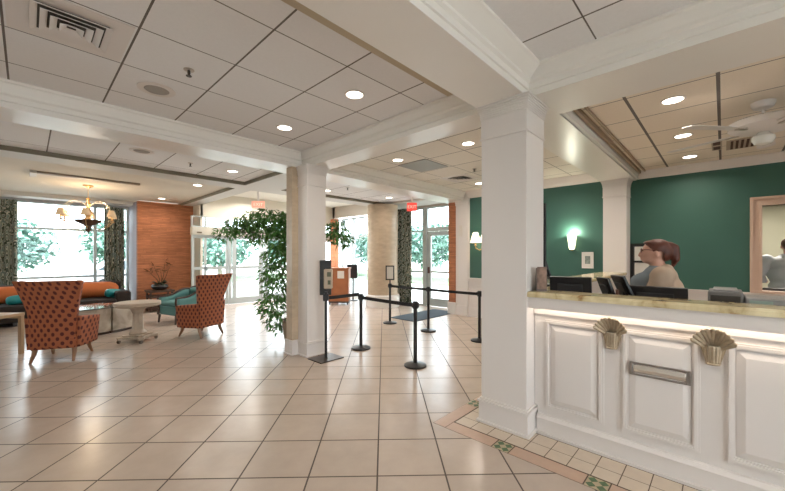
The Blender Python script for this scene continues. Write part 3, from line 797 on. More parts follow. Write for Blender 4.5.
blob('hair', [('e', (.012, 0, 1.655), (.102, .083, .085)), ('e', (-.02, 0, 1.62), (.075, .075, .08))], .008, hair2_m, mn, 3)
r = thing('office_chair', 'black office chair back just under the opening sill in front of the man', 'chair', (7.56, -.70, 0))
MB().box(-.03, .03, -.28, .28, .55, .99).build('backrest', black_plastic, r, bevel=.02)
MB().box(0, .34, -.24, .24, .42, .50).build('seat', black_plastic, r, bevel=.02)
MB().box(-.02, .02, -.04, .04, .44, .6).build('back_post', black, r)
g = MB(); g.tube([(.2, 0, .08), (.2, 0, .42)], .03, 10); g.build('pole', black, r)
g = MB()
for k in range(5): g.tube([(.2, 0, .09), (.2+.2*math.cos(k*1.2566), .2*math.sin(k*1.2566), .04)], [.025, .015], 8)
g.build('base', black, r)

# ------------------------------------------------------------------ on the teal walls
r = thing('wall_sconce', 'glowing fluted glass uplight on the teal wall left of the wall column', 'wall light', (7.35, 2.125, 1.70))
g = MB(); g.lathe([(.035, -.12), (.05, -.10), (.075, .10), (.085, .16)], 20, (-.07, 0), cap=False); g.build('glass_shade', sconce_glass, r, smooth=True)
MB().box(-.03, 0, -.03, .03, -.12, .02).build('bracket', brass, r, bevel=.004)
g = MB(); g.lathe([(.02, -.145), (.036, -.12)], 12, (-.07, 0)); g.build('finial', brass, r)
def point(x, y, z, e, col, rad=.03):
    ld = bpy.data.lights.new('lamp_glow', 'POINT'); ld.energy = e; ld.color = col; ld.shadow_soft_size = rad
    lo = bpy.data.objects.new('lamp_glow', ld); C.objects.link(lo); lo.location = (x, y, z)
point(7.25, 2.125, 1.90, 13, (1, .96, .80)); point(7.2, 4.18, 1.86, 2.5, (1, .82, .6), .02); point(7.2, 3.94, 1.86, 2.5, (1, .82, .6), .02)
r = thing('wall_lamp', 'two-arm brass wall lamp with white fabric shades on the teal panel', 'wall light', (7.35, 4.06, 1.66))
g = MB(); g.lathe([(.005, -.14), (.03, -.1), (.04, 0), (.03, .06), (.01, .12)], 14, (-.02, 0)); g.build('back_plate', brass, r, smooth=True)
for s in (-1, 1):
    g = MB(); g.tube([(-.03, 0, -.04), (-.10, s*.05, -.07), (-.15, s*.11, -.03), (-.15, s*.12, .04)], .010, 8); g.lathe([(.012, .03), (.035, .045), (.012, .06), (.012, .15)], 12, (-.15, s*.12)); g.build('arm', brass, r, smooth=True)
    g = MB(); g.lathe([(.125, .10), (.055, .34)], 20, (-.15, s*.12), cap=False); g.build('lamp_shade', shade_white, r, smooth=True, solid=.003)
r = thing('framed_picture', 'small white framed print on the teal wall beside the wall column', 'picture', (7.35, 1.865, 1.375))
g = MB(); g.box(-.02, 0, -.10, .10, -.155, -.13); g.box(-.02, 0, -.10, .10, .13, .155); g.box(-.02, 0, -.10, -.08, -.13, .13); g.box(-.02, 0, .08, .10, -.13, .13); g.build('frame', stone_trim, r)
MB().box(-.012, -.004, -.08, .08, -.13, .13).build('mount', paper, r)
MB().box(-.014, -.011, -.045, .045, -.07, .08).build('print', mat('print_ink', (.22, .25, .22), .6, noise=.8, nscale=22), r)
r = thing('notice_board', 'black framed notice board with two white sheets behind the woman', 'notice board', (7.35, .95, 1.345))
g = MB(); g.box(-.03, 0, -.24, .235, .29, .33); g.box(-.03, 0, -.24, .235, -.36, -.31); g.box(-.03, 0, .19, .235, -.31, .29); g.box(-.03, 0, -.24, -.205, -.31, .29); g.box(-.03, 0, -.205, .19, -.0, .03); g.build('frame', black, r)
MB().box(-.01, -.002, -.205, .19, -.31, .29).build('backing', black_plastic, r)
MB().box(-.016, -.010, -.13, .175, .03, .275).build('notice', paper, r)
MB().box(-.016, -.010, -.04, .175, -.29, -.005).build('notice', paper, r)
tag(MB().box(7.295, 7.31, 4.60, 4.70, 1.93, 2.20).build('thermostat', mat('thermostat_white', (.70, .64, .58), .5), bevel=.004), 'small pale wall box mounted on the white pier', 'thermostat')

# exit signs
def text(body, size, m, parent, M, name='lettering'):
    cu = bpy.data.curves.new(name, 'FONT'); cu.body = body; cu.size = size; cu.align_x = 'CENTER'; cu.align_y = 'CENTER'; cu.extrude = .003
    cu.materials.append(m); tmp = bpy.data.objects.new('tmp', cu); C.objects.link(tmp); dg = bpy.context.evaluated_depsgraph_get(); dg.update()
    me = bpy.data.meshes.new_from_object(tmp.evaluated_get(dg)); bpy.data.objects.remove(tmp)
    o = bpy.data.objects.new(name, me); C.objects.link(o); o.parent = parent; o.matrix_local = M
    return o
ex = thing('exit_sign', 'bright red exit sign hanging near the side door curtain', 'exit sign', (6.75, 5.74, 2.70), HEAD-PI/2)
MB().box(-.125, .125, -.02, .02, -.11, .10).build('sign_box', red_sign, ex, bevel=.006)
MB().box(-.02, .02, -.015, .015, .10, .26).build('hanger', stone_trim, ex)
text('EXIT', .11, sign_letters, ex, T(0, -.022, -.005) @ RX(R(90)))
ex = thing('exit_sign', 'pale red exit sign hanging over the glass entrance doors', 'exit sign', (3.95, 8.35, 2.72), HEAD-PI/2+.2)
MB().box(-.15, .15, -.02, .02, -.075, .085).build('sign_box', pale_sign, ex, bevel=.006)
MB().box(-.02, .02, -.015, .015, .085, .53).build('hanger', stone_trim, ex)
text('EXIT', .11, sign_letters, ex, T(0, -.022, 0) @ RX(R(90)))

# ------------------------------------------------------------------ ceiling fittings
def downlight(x, y, z, label, power=6.5, r0=.078, first=[None]):
    if first[0] is None:
        r = thing('downlight', label, 'ceiling light', (x, y, z), 0, 'recessed downlights in the ceiling')
        g = MB(); g.lathe([(r0+.018, 0), (r0+.018, -.006), (r0+.002, -.008), (r0, -.002)], 32, cap=False); g.build('trim_ring', white, r, smooth=True)
        g = MB(); g.lathe([(r0, -.001), (r0*.98, -.004)], 32); g.build('lens', can_light, r)
        first[0] = r
    else: r = dup(first[0], (x, y, z), 0, label)
    if power:
        ld = bpy.data.lights.new('downlight_beam', 'AREA'); ld.shape = 'DISK'; ld.size = .15; ld.energy = power; ld.color = (1, .91, .80); ld.spread = R(150)
        lo = bpy.data.objects.new('downlight_beam', ld); C.objects.link(lo); lo.location = (x, y, z-.012)
    return r
downlight(2.16, 2.555, 3.01, 'round downlight in the main ceiling nearest the big column')
downlight(2.14, 3.829, 3.01, 'round downlight in the main ceiling near the planted column')
downlight(4.13, 3.81, 3.01, 'round downlight left of the flat grey grille past the cross beam')
downlight(4.18, 2.54, 3.01, 'round downlight past the cross beam, close above the stanchions by the big column')
downlight(6.67, 3.79, 3.01, 'farthest small downlight just before the teal wall lamp', 11)
downlight(4.15, .34, 2.92, 'nearest downlight over the office behind the desk', 9.5)
downlight(5.47, .352, 2.92, 'middle downlight of the office row beside the fan blade', 9.5)
downlight(6.70, .355, 2.92, 'farthest downlight of the office row near the teal wall', 9.5)
downlight(2.51, 6.30, 2.96, 'downlight in the lounge coffer just past the long beam')
downlight(2.50, 8.10, 2.96, 'downlight in the chandelier ceiling, nearer of two')
downlight(2.44, 10.7, 2.96, 'downlight in the chandelier ceiling close to the brick wall')
downlight(6.45, 6.26, 2.96, 'downlight before the round stone column')
downlight(4.76, 6.61, 2.96, 'downlight just right of the planted column')
for (x, y, z, p) in ((4.6, 10.1, 3.24, 24), (6.6, 10.1, 3.24, 24), (3.8, 9.8, 3.24, 16), (0.2, 1.9, 3.0, 4), (-1.0, 0.2, 3.0, 8), (1.2, -.6, 3.0, 9), (-.8, 3.2, 3.0, 5), (-1.5, 6.3, 2.95, 6), (4.2, -2.0, 2.91, 15), (6.2, -2.0, 2.91, 15), (6.3, 2.3, 3.0, 14), (5.0, 2.0, 3.0, 7), (8.9, -.6, 2.91, 60), (-2.5, 9.5, 2.95, 8)):  # unseen lights without fittings, added to fill the entry, office and dim walls
    ld = bpy.data.lights.new('downlight_beam', 'AREA'); ld.shape = 'DISK'; ld.size = .16; ld.energy = p; ld.color = (1, .93, .86); ld.spread = R(150)
    lo = bpy.data.objects.new('downlight_beam', ld); C.objects.link(lo); lo.location = (x, y, z-.012)

def diffuser(x, y, z, s, label, name='air_vent'):
    r = thing(name, label, 'air vent', (x, y, z), 0)
    MB().box(-s, s, -s, s, -.004, 0).build('plate', white, r)
    g = MB()
    for k in range(4):
        a = s*(.66-.155*k); b = a - s*.115; zt = -.008; zb = -.020-.004*k
        for sx, sy in ((1, 0), (-1, 0), (0, 1), (0, -1)):
            if sx: vs = [(sx*a, -a, zb), (sx*a, a, zb), (sx*b, b, zt), (sx*b, -b, zt)]
            else: vs = [(-a, sy*a, zb), (a, sy*a, zb), (b, sy*b, zt), (-b, sy*b, zt)]
            g.add(vs, [(0, 1, 2, 3)])
    g.build('louvre', white, r, solid=.003)
    g = MB(); g.box(-s*.60, s*.60, -s*.60, s*.60, -.0055, -.004); g.build('dark_throat', mat('vent_dark', (.09, .08, .07), .9), r)
    return r
diffuser(.206, 3.175, 3.01, .30, 'square louvred air vent in the near ceiling, top left of the photo')
diffuser(5.98, 3.82, 3.01, .29, 'louvred air vent beyond the flat grey ceiling grille')
tag(MB().box(4.37, 5.0, 3.44, 4.03, 2.998, 3.0105).build('return_grille', mat('grille_grey', (.33, .33, .30), .6)), 'flat square grey return air grille in the ceiling past the cross beam', 'grille')
r = thing('air_vent', 'brown slotted air vent in the office ceiling beside the fan', 'air vent', (6.36, -.20, 2.92))
MB().box(-.26, .26, -.17, .17, -.01, 0).build('frame', mat('vent_tan', (.45, .36, .27), .6), r)
g = MB()
for k in range(6): g.box(-.22, .22, -.135+k*.048, -.11+k*.048, -.016, -.0101)
g.build('slat', mat('vent_brown', (.07, .03, .02), .7), r)
r = thing('air_vent', 'small slotted air vent in the office ceiling left of the fan', 'air vent', (6.25, .06, 2.92))
MB().box(-.26, .26, -.05, .05, -.01, 0).build('frame', mat('vent_tan', (.45, .36, .27), .6), r)
for k in (-1, 1):
    g = MB(); g.box(k*.13-.08, k*.13+.08, -.035, .035, -.016, -.0101); g.build('slot', mat('vent_brown', (.07, .03, .02), .7), r)
def speaker(x, y, z, label):
    r = thing('ceiling_speaker', label, 'speaker', (x, y, z))
    g = MB(); g.lathe([(.15, 0), (.15, -.006), (.10, -.008), (.10, -.004)], 32, cap=False); g.build('rim', white, r, smooth=True)
    g = MB(); g.lathe([(.10, -.004), (.09, -.010)], 32); g.build('mesh_cover', mat('speaker_grey', (.36, .33, .30), .8), r)
speaker(.83, 3.81, 3.01, 'round flush ceiling speaker near the square air vent')
speaker(1.13, 6.02, 2.96, 'round flush ceiling speaker in the lounge coffer past the beam')
def sprinkler(x, y, z, label):
    r = thing('sprinkler', label, 'sprinkler', (x, y, z))
    g = MB(); g.lathe([(.04, .002), (.04, -.004), (.015, -.006)], 20); g.build('escutcheon', nickel, r, smooth=True)
    g = MB(); g.lathe([(.010, 0), (.012, -.03), (.006, -.045), (.022, -.050), (.022, -.054)], 14); g.build('head', mat('sprinkler_dark', (.06, .05, .045), .4, metal=.6), r, smooth=True)
sprinkler(.925, 3.21, 3.01, 'small dark sprinkler head in the near ceiling')
sprinkler(1.82, 6.24, 2.96, 'small sprinkler head in the lounge coffer left of a downlight')
sprinkler(5.50, 3.22, 3.01, 'small dark sprinkler head past the cross beam left of the big column')
sprinkler(4.87, 6.0, 2.96, 'small sprinkler head in the coffer right of the planted column')
# linear slot diffuser by the chandelier
r = thing('slot_diffuser', 'long thin slot air diffuser on the ceiling in front of the chandelier', 'air vent', (.12, 8.82, 2.96))
MB().box(0, 1.50, -.05, .05, -.035, 0).build('channel', mat('slot_tan', (.24, .18, .12), .5), r)
MB().box(-.09, -.0005, -.10, .40, -.05, 0).build('end_box', mat('slot_cream', (.52, .46, .38), .5), r, bevel=.004)
# chandelier
ch = thing('chandelier', 'gold chandelier with six small cream shades hanging in the lounge', 'chandelier', (.90, 9.83, 2.96))
g = MB(); g.lathe([(.09, 0), (.085, -.02), (.02, -.05), (.012, -.06)], 24); g.lathe([(.006, -.06), (.006, -.26)], 8); g.build('canopy', gold, ch, smooth=True)
g = MB(); g.lathe([(.01, -.26), (.04, -.29), (.02, -.33), (.055, -.40), (.03, -.46), (.05, -.52), (.09, -.58), (.04, -.64), (.03, -.70), (.05, -.75)], 20); g.build('stem', gold, ch, smooth=True)
g = MB(); g.lathe([(.23, -.745), (.24, -.74), (.20, -.79), (.10, -.84), (.05, -.87), (.045, -.92), (.06, -.95), (.02, -.99), (.01, -1.02)], 28); g.build('bowl', mat('dark_bronze', (.09, .05, .03), .4, metal=.5), ch, smooth=True)
for k in range(6):
    a = k*PI/3 + .35
    arm = None
    g = MB(); c, s_ = math.cos(a), math.sin(a)
    pts = []
    for t in range(13):
        u = t/12; rr = .06 + .40*u; z = -.86 - .09*math.sin(u*PI) + .10*u*u
        pts.append((c*rr, s_*rr, z))
    g.tube(pts, .006, 8); g.lathe([(.012, -.77), (.045, -.755), (.048, -.745), (.012, -.74), (.012, -.66)], 14, (c*.46, s_*.46))
    arm = g.build('arm', gold, ch, smooth=True)
    g = MB(); g.lathe([(.082, -.67), (.045, -.53)], 18, (c*.46, s_*.46), cap=False); g.build('lamp_shade', lamp_cloth, arm, smooth=True, solid=.003)
    g = MB(); g.ell((c*.46, s_*.46, -.63), (.018, .018, .03), 10, 6); g.build('bulb', bulb_m, arm, smooth=True)
    g = MB()
    pts = [(c*(.05+.36*u), s_*(.05+.36*u), -.42 + .10*math.sin(u*PI) - .04*u) for u in [t/8 for t in range(9)]]
    g.tube(pts, .005, 6)
    cu = [(c*(.41-.03*(1-math.cos(t))), s_*(.41-.03*(1-math.cos(t))), -.46-.03*math.sin(t)) for t in [q*.6 for q in range(8)]]
    g.tube(cu, .005, 6)
    g.build('scroll', mat('crystal_wire', (.75, .65, .5), .25, metal=.4), ch, smooth=True)
ld = bpy.data.lights.new('chandelier_glow', 'POINT'); ld.energy = 70; ld.color = (1, .74, .46); ld.shadow_soft_size = .12
lo = bpy.data.objects.new('chandelier_glow', ld); C.objects.link(lo); lo.location = (.90, 9.83, 2.42)
# ceiling fan
fn = thing('ceiling_fan', 'white ceiling fan with a round light, over the office behind the desk', 'ceiling fan', (4.80, -.275, 2.92))
g = MB(); g.lathe([(.085, 0), (.085, -.02), (.07, -.055), (.03, -.075)], 28); g.build('canopy', white, fn, smooth=True)
g = MB(); g.lathe([(.013, -.07), (.013, -.17)], 12); g.build('downrod', white, fn)
g = MB(); g.lathe([(.05, -.14), (.20, -.155), (.245, -.18), (.245, -.235), (.20, -.265), (.07, -.285)], 36); g.build('motor_housing', white, fn, smooth=True)
g = MB(); g.lathe([(.04, -.285), (.05, -.30), (.078, -.325), (.082, -.355), (.06, -.395), (.02, -.41)], 28); g.build('globe', mat('globe_glass', (.75, .72, .66), .25), fn, smooth=True)
for k in range(5):
    a = R(139 - 72*k)
    M = RZ(a)
    g = MB(); g.box(.18, .28, -.018, .018, -.272, -.262, M); b = g.build('blade_bracket', nickel, fn)
    g = MB(); g.prism([(.22, -.05), (.30, -.062), (.74, -.072), (.79, -.05), (.80, 0), (.79, .05), (.74, .072), (.30, .062), (.22, .05)], -.003, .003, 'z', M @ T(0, 0, -.262) @ RX(R(-7))); g.build('blade', white, fn)

# ------------------------------------------------------------------ queue barrier
def stanchion(loc, label, first=None, h=.86):
    if first: return dup(first, loc, 0, label)
    r = thing('stanchion', label, 'stanchion', loc, 0, 'black belt stanchions of the queue')
    g = MB(); g.lathe([(.148, 0), (.150, .008), (.148, .022), (.12, .034), (.04, .042), (.026, .05)], 36); g.build('base', black, r, smooth=True)
    g = MB(); g.lathe([(.025, .04), (.025, h-.10)], 20); g.build('post', black, r, smooth=True)
    g = MB(); g.lathe([(.030, h-.10), (.036, h-.095), (.036, h-.01), (.028, h)], 24); 
    for k in range(4):
        a = k*PI/2; g.box(.03, .045, -.02, .02, h-.08, h-.02, RZ(a))
    g.build('belt_head', black_plastic, r, smooth=True)
    return r
SP = [(3.63, 4.14), (3.553, 2.962), (5.41, 5.22), (5.36, 4.14), (5.344, 3.026)]
st = stanchion((*SP[0], 0), 'black stanchion next to the sanitizer stand')
stanchion((*SP[1], 0), 'nearest black stanchion, in the middle of the floor by the big column', st)
stanchion((*SP[2], 0), 'farthest black stanchion, carrying the framed sign', st)
stanchion((*SP[3], 0), 'black stanchion in front of the door mat, middle of the back run', st)
stanchion((*SP[4], 0), 'black stanchion half hidden beside the big column, end of the back run', st)
def belt(p, q, label, z=.805, z2=None, sag=.004):
    a = Vector((*p, z)); b = Vector((*q, z2 or z)); d = (b-a).normalized(); a += d*.045; b -= d*.045
    n = Vector((-d.y, d.x, 0))*.0015
    def fnn(u, v):
        q_ = a.lerp(b, u); q_.z += (v-.5)*.05 - sag*4*u*(1-u); return tuple(q_)
    g = MB(); g.grid(fnn, 16, 1)
    tag(g.build('barrier_belt', belt_m, solid=.003), label, 'belt')
belt(SP[0], SP[1], 'black retractable belt between the two front stanchions')
belt(SP[2], SP[3], 'black belt from the sign stanchion to the one by the door mat')
belt(SP[3], SP[4], 'black belt running to the stanchion behind the big column')
SS = (2.935, 4.10)
belt(SS, SP[0], 'short black belt from the sanitizer stand to the first stanchion', .86)
# sign on stanchion
r = thing('sign_holder', 'small black framed sign on top of the farthest stanchion', 'sign', (SP[2][0], SP[2][1], .861), HEAD-PI/2-.1)
MB().box(-.012, .012, -.008, .008, 0, .09).build('stem', black, r)
g = MB(); g.box(-.095, .095, -.012, .012, .07, .095); g.box(-.095, .095, -.012, .012, .36, .385); g.box(-.095, -.07, -.012, .012, .095, .36); g.box(.07, .095, -.012, .012, .095, .36); g.build('frame', black, r)
MB().box(-.07, .07, -.004, .004, .095, .36).build('sheet', paper, r)
# sanitizer stand
r = thing('sanitizer_stand', 'black floor stand with a beige hand sanitizer dispenser beside the column', 'sanitizer stand', (*SS, 0), HEAD-PI/2+.12)
g = MB(); g.box(-.20, .20, -.16, .16, 0, .012, RZ(R(40))); g.build('base_plate', mat('base_brown_black', (.03, .022, .018), .3), r, bevel=.003)
g = MB(); g.box(-.018, .018, -.018, .018, .012, .95); g.build('pole', black, r)
g = MB(); g.box(-.09, .075, .02, .04, .90, 1.40); g.build('back_plate', black, r, bevel=.03, seg=4)
g = MB(); g.box(-.04, .04, -.03, .03, .82, .92); g.build('drip_bracket', black_plastic, r, bevel=.01)
g = MB(); g.box(-.025, .095, -.085, .02, 1.00, 1.275); g.build('dispenser', mat('dispenser_beige', (.46, .37, .27), .45), r, bevel=.014)
g = MB(); g.box(.02, .075, -.092, -.086, 1.17, 1.235); g.box(.03, .07, -.095, -.086, 1.06, 1.12); g.build('window', mat('olive_window', (.10, .10, .05), .3), r)
# door mat
g = MB(); g.box(5.88, 7.6, 4.93, 5.68, 0, .012); tag(g.build('door_mat', mat_fabric, bevel=.004), 'dark blue-grey mat on the floor in front of the side door', 'mat')

# podium with monitor
r = thing('podium', 'cherry wood rolling cabinet with a taped notice near the far window', 'cabinet', (6.53, 8.42, 0), HEAD-PI/2)
MB().box(-.30, .30, -.25, .25, .10, 1.06).build('cabinet_body', wood, r, bevel=.008)
MB().box(-.32, .32, -.27, .27, 1.06, 1.09).build('top', wood, r, bevel=.006)
g = MB(); g.box(-.30, .30, -.25, .25, .055, .10); g.build('base_trim', dark_wood, r)
MB().box(-.03, .17, -.256, -.251, .78, 1.0).build('notice', paper, r)
for sx in (-1, 1):
    for sy in (-1, 1): 
        g = MB(); g.lathe([(.03, -.02), (.035, 0), (.03, .02)], 14, (0, 0), T(sx*.26, sy*.21, .035) @ RY(PI/2)); g.build('caster', black, r, smooth=True)
p2 = at(-1.28, 11.3)
r = thing('computer_monitor', 'black monitor on a thin stand to the right of the cherry wood cabinet', 'monitor', (p2[0], p2[1], 0), HEAD-PI/2)
MB().box(-.20, .14, -.03, .03, .72, 1.17).build('housing', black_plastic, r, bevel=.03, seg=3)
MB().box(-.02, .02, -.02, .02, .02, .72).build('pole', black, r)
MB().box(-.16, .16, -.16, .16, 0, .02).build('base', black, r)

# ------------------------------------------------------------------ wing chairs
def wing_chair(loc, rot, label, first=None):
    if first: return dup(first, loc, rot, label, 'dotted orange high-back chairs')
    r = thing('high_back_chair', label, 'chair', loc, rot, 'dotted orange high-back chairs')   # faces local +x
    # flared back
    g = MB()
    zs = [.20, .42, .60, .75, .92, 1.05, 1.13]
    hw = [.245, .250, .262, .282, .325, .358, .375]
    xb = [-.25, -.255, -.265, -.285, -.32, -.355, -.38]
    n = 14
    rows_o = []; 
    def pt(u, z, w, x, off):
        yy = (u*2-1)*w; cur = .035*math.cos((u*2-1)*PI/2)
        return (x-cur+off, yy, z)
    vs = []; fs = []
    for off in (0, .085):
        for z, w, x in zip(zs, hw, xb):
            for k in range(n+1): vs.append(pt(k/n, z - (.015 if off and z > 1.1 else 0), w-(.0 if not off else .01), x, off + (.0 if not off else .02*(1-z))))
    m_ = len(zs); A_ = (n+1)*m_
    for j in range(m_-1):
        for k in range(n):
            a = j*(n+1)+k; fs.append((a, a+1, a+n+2, a+n+1)); fs.append((A_+a, A_+a+n+1, A_+a+n+2, A_+a+1))
    for k in range(n):
        fs.append((k, A_+k, A_+k+1, k+1)); a = (m_-1)*(n+1)+k; fs.append((a, a+1, A_+a+1, A_+a))
    for j in range(m_-1):
        a = j*(n+1); fs.append((a, a+n+1, A_+a+n+1, A_+a)); a += n; fs.append((a, A_+a, A_+a+n+1, a+n+1))
    g.add(vs, fs); g.build('backrest', dots, r, bevel=.012)
    # curved arms
    for s in (-1, 1):
        g = MB()
        def fa(u, v, s=s):
            x = -.24 + .44*u; w = .28 + .05*math.sin(min(1, u*1.1)*PI*.55); top = .62 - .05*u
            return (x, s*(w*(.90+.10*v)), .19+(top-.19)*v)
        g.grid(fa, 12, 8)
        g.build('arm', dots, r, smooth=True, solid=.06)
    g = MB(); g.prism([(-.27, -.25), (.19, -.30), (.24, -.27), (.24, .27), (.19, .30), (-.27, .25)], .18, .34, 'z'); g.build('seat_frame', dots, r, bevel=.02)
    g = MB(); g.box(-.18, .27, -.26, .26, .34, .46); g.build('seat_cushion', mat('plain_cream_seat', (.45, .30, .16), .8), r, bevel=.035, seg=3)
    for sx, sy in ((-1, -1), (-1, 1), (1, -1), (1, 1)):
        g = MB(); x, y = (.19 if sx > 0 else -.20), sy*.215
        g.tube([(x, y, .20), (x+sx*.02, y+sy*.005, .11), (x+sx*.075, y+sy*.02, 0.0)], [.035, .027, .016], 8)
        g.build('leg', leg_wood, r, smooth=True)
    return r
w0 = wing_chair((.36, 6.90, 0), R(63), 'dotted orange high-back chair seen squarely from behind, left foreground')
wing_chair((2.22, 6.99, 0), R(113), 'dotted orange high-back chair turned sideways, in front of the teal armchair', w0)

# ------------------------------------------------------------------ pedestal table, coffee tables, end table
r = thing('pedestal_table', 'round stone-topped pedestal table on a wheeled square base', 'table', (1.31, 7.27, 0), HEAD-PI/2)
g = MB(); g.lathe([(.29, .595), (.325, .61), (.335, .625), (.33, .635), (.335, .662), (.325, .672)], 44); g.build('tabletop', pale_stone, r, smooth=True)
g = MB(); prof = [(.12, .12), (.13, .15), (.11, .18), (.09, .20), (.085, .22), (.075, .48), (.09, .50), (.095, .53), (.13, .57), (.17, .597)]
vs = []; fs = []; n = 48
for j, (rr, z) in enumerate(prof):
    for k in range(n):
        q = rr*(1 - (.07*abs(math.sin(k*PI/6)) if .21 < z < .49 else 0)); t = 2*PI*k/n; vs.append((q*math.cos(t), q*math.sin(t), z))
for j in range(len(prof)-1):
    for k in range(n): fs.append((j*n+k, j*n+(k+1) % n, (j+1)*n+(k+1) % n, (j+1)*n+k))
g.add(vs, fs); g.build('pedestal', pale_stone, r, smooth=True)
g = MB(); q = [(-.26, -.20), (-.20, -.26), (-.08, -.19), (.08, -.19), (.20, -.26), (.26, -.20), (.19, -.08), (.19, .08), (.26, .20), (.20, .26), (.08, .19), (-.08, .19), (-.20, .26), (-.26, .20), (-.19, .08), (-.19, -.08)]
q = [(a*.88, b*.88) for a, b in q]; g.prism(q, .055, .10, 'z'); g.prism([(a*.75, b*.75) for a, b in q], .10, .125, 'z'); g.build('base', pale_stone, r, bevel=.008)
for sx in (-1, 1):
    for sy in (-1, 1):
        g = MB(); g.lathe([(.022, -.02), (.03, -.012), (.03, .012), (.022, .02)], 16, (0, 0), T(sx*.185, sy*.185, .03) @ RY(PI/2)); g.build('caster', mat('caster_brown', (.10, .07, .05), .4), r, smooth=True)

def drum_piece(a0, a1, label, cx=.62, cyy=9.45, ro=1.22, ri=.42, h=.50):
    r = thing('coffee_table', label, 'coffee table', (cx, cyy, 0), 0, 'curved stone coffee tables')
    n = 16
    def ring(rad): return [(rad*math.cos(R(a0+(a1-a0)*k/n)), rad*math.sin(R(a0+(a1-a0)*k/n))) for k in range(n+1)]
    o_, i_ = ring(ro), ring(ri)[::-1]
    g = MB(); g.prism(o_+i_, .05, h-.02, 'z'); g.build('body', mottled, r)
    o2, i2 = ring(ro-.05), ring(ri+.04)[::-1]
    g = MB(); g.prism(o2+i2, 0, .05, 'z'); g.build('plinth', dark_wood, r)
    o2, i2 = ring(ro+.015), ring(ri-.01)[::-1]
    g = MB(); g.prism(o2+i2, h-.02, h, 'z'); g.build('top', mat('polished_dark_top', (.16, .15, .14), .08), r)
    return r
drum_piece(-112, -67.5, 'left curved stone coffee table, half hidden by the near high-back chair')
drum_piece(-66.0, -36, 'right curved stone coffee table behind the round pedestal table')
r = thing('end_table', 'light wood open end table at the left edge of the photo', 'table', (-.40, 7.60, 0), HEAD-PI/2)
g = MB(); g.box(-.32, .255, -.28, .28, .57, .61); g.build('tabletop', light_wood, r, bevel=.004)
for sx in (-.30, .215):
    for sy in (-.27, .22): MB().box(sx, sx+.045, sy, sy+.045, 0, .57).build('leg', light_wood, r)
g = MB(); g.box(-.25, .21, -.26, -.24, .53, .57); g.box(-.25, .21, .24, .26, .53, .57); g.build('apron', light_wood, r)

# ------------------------------------------------------------------ sofa and cushions
sf = thing('sofa', 'long dark brown sofa under the lounge window', 'sofa', (0, 11.2, 0))
g = MB(); g.box(-2.2, 1.70, -.72, .55, .08, .30); g.build('sofa_base', sofa_m, sf, bevel=.02)
for a, b in ((-2.0, -.78), (-.76, .38), (.40, 1.48)): MB().box(a, b, -.74, .25, .30, .43).build('seat_cushion', sofa_m, sf, bevel=.04, seg=3)
g = MB(); g.box(-2.2, 1.70, .22, .55, .30, .80); g.build('backrest', sofa_m, sf, bevel=.07, seg=4)
for a, b in ((1.46, 1.76), (-2.3, -2.0)): MB().box(a, b, -.72, .5, .08, .60).build('armrest', sofa_m, sf, bevel=.06, seg=4)
for x in (-2.1, -.2, 1.6):
    for y in (-.62, .45): MB().box(x, x+.06, y, y+.06, 0, .08).build('foot', dark_wood, sf)
def cushion(name, label, loc, rot, L_, rad, m, squash=.8):
    g = MB()
    prof = []
    def fnn(u, v):
        t = v*2*PI; e = 1-abs(u*2-1)**4
        rr = rad*(.35+.65*e**.5)
        return ((u-.5)*L_, math.cos(t)*rr*squash, math.sin(t)*rr)
    g.grid(fnn, 20, 20)
    n_ = 21
    g.f.append(tuple(j*n_ for j in range(20))); g.f.append(tuple(j*n_+20 for j in range(20))[::-1])
    o = g.build(name, m, smooth=True); o.location = loc; o.rotation_euler = rot
    return o
tag(cushion('bolster_cushion', '', (1.06, 11.28, .615), (0, 0, 0), 1.12, .19, orange_m), 'long orange cushion on the sofa right of the near high-back chair', 'cushion')
tag(cushion('bolster_cushion', '', (-.30, 11.28, .605), (0, 0, 0), 1.15, .18, orange_m), 'long orange cushion on the sofa left of the near high-back chair', 'cushion')
tag(cushion('throw_pillow', '', (1.46, 10.86, .535), (0, .15, .3), .34, .105, tealc, .9), 'small teal pillow at the right end of the sofa', 'pillow')
tag(cushion('throw_pillow', '', (-.10, 10.83, .53), (0, -.1, .1), .42, .10, tealc, .9), 'small teal pillow on the left part of the sofa', 'pillow')

# ------------------------------------------------------------------ teal armchair
r = thing('teal_armchair', 'teal upholstered armchair with dark wood rails in front of the brick wall', 'armchair', (2.42, 8.78, 0), R(197))
MB().box(-.30, .33, -.31, .31, .17, .36).build('seat_frame', teal_up, r, bevel=.02)
MB().box(-.22, .35, -.27, .27, .36, .47).build('seat_cushion', teal_up, r, bevel=.04, seg=3)
for s in (-1, 1):
    g = MB()
    def fs_(u, v, s=s):
        x = .33 - .68*u; top = .54 + (.13*(.5-.5*math.cos(min(1, max(0, (u-.25)/.6))*PI)))
        return (x, s*.32, .20+(top-.20)*v)
    g.grid(fs_, 16, 4); g.build('side_panel', teal_up, r, smooth=True, solid=.05)
    g = MB(); pts = [(.36-.71*u, s*.32, .555+.13*(.5-.5*math.cos(min(1, max(0, (u-.25)/.6))*PI))) for u in [k/16 for k in range(17)]]
    g.tube(pts, .022, 8); g.tube([(.36, s*.32, .555), (.37, s*.32, .46), (.34, s*.32, .30), (.36, s*.32, .17)], [.024, .02, .02, .024], 8); g.build('arm_rail', dark_wood, r, smooth=True)
    for x in (.34, -.30):
        g = MB(); g.tube([(x, s*.29, .18), (x+(.02 if x > 0 else -.03), s*.30, 0)], [.028, .017], 8); g.build('leg', dark_wood, r, smooth=True)
g = MB()
def fb_(u, v):
    yy = (u-.5)*.66; top = .68 + .05*math.cos((u-.5)*PI)
    return (-.32-.05*v-.03*math.cos((u-.5)*PI), yy, .20+(top-.2)*v)
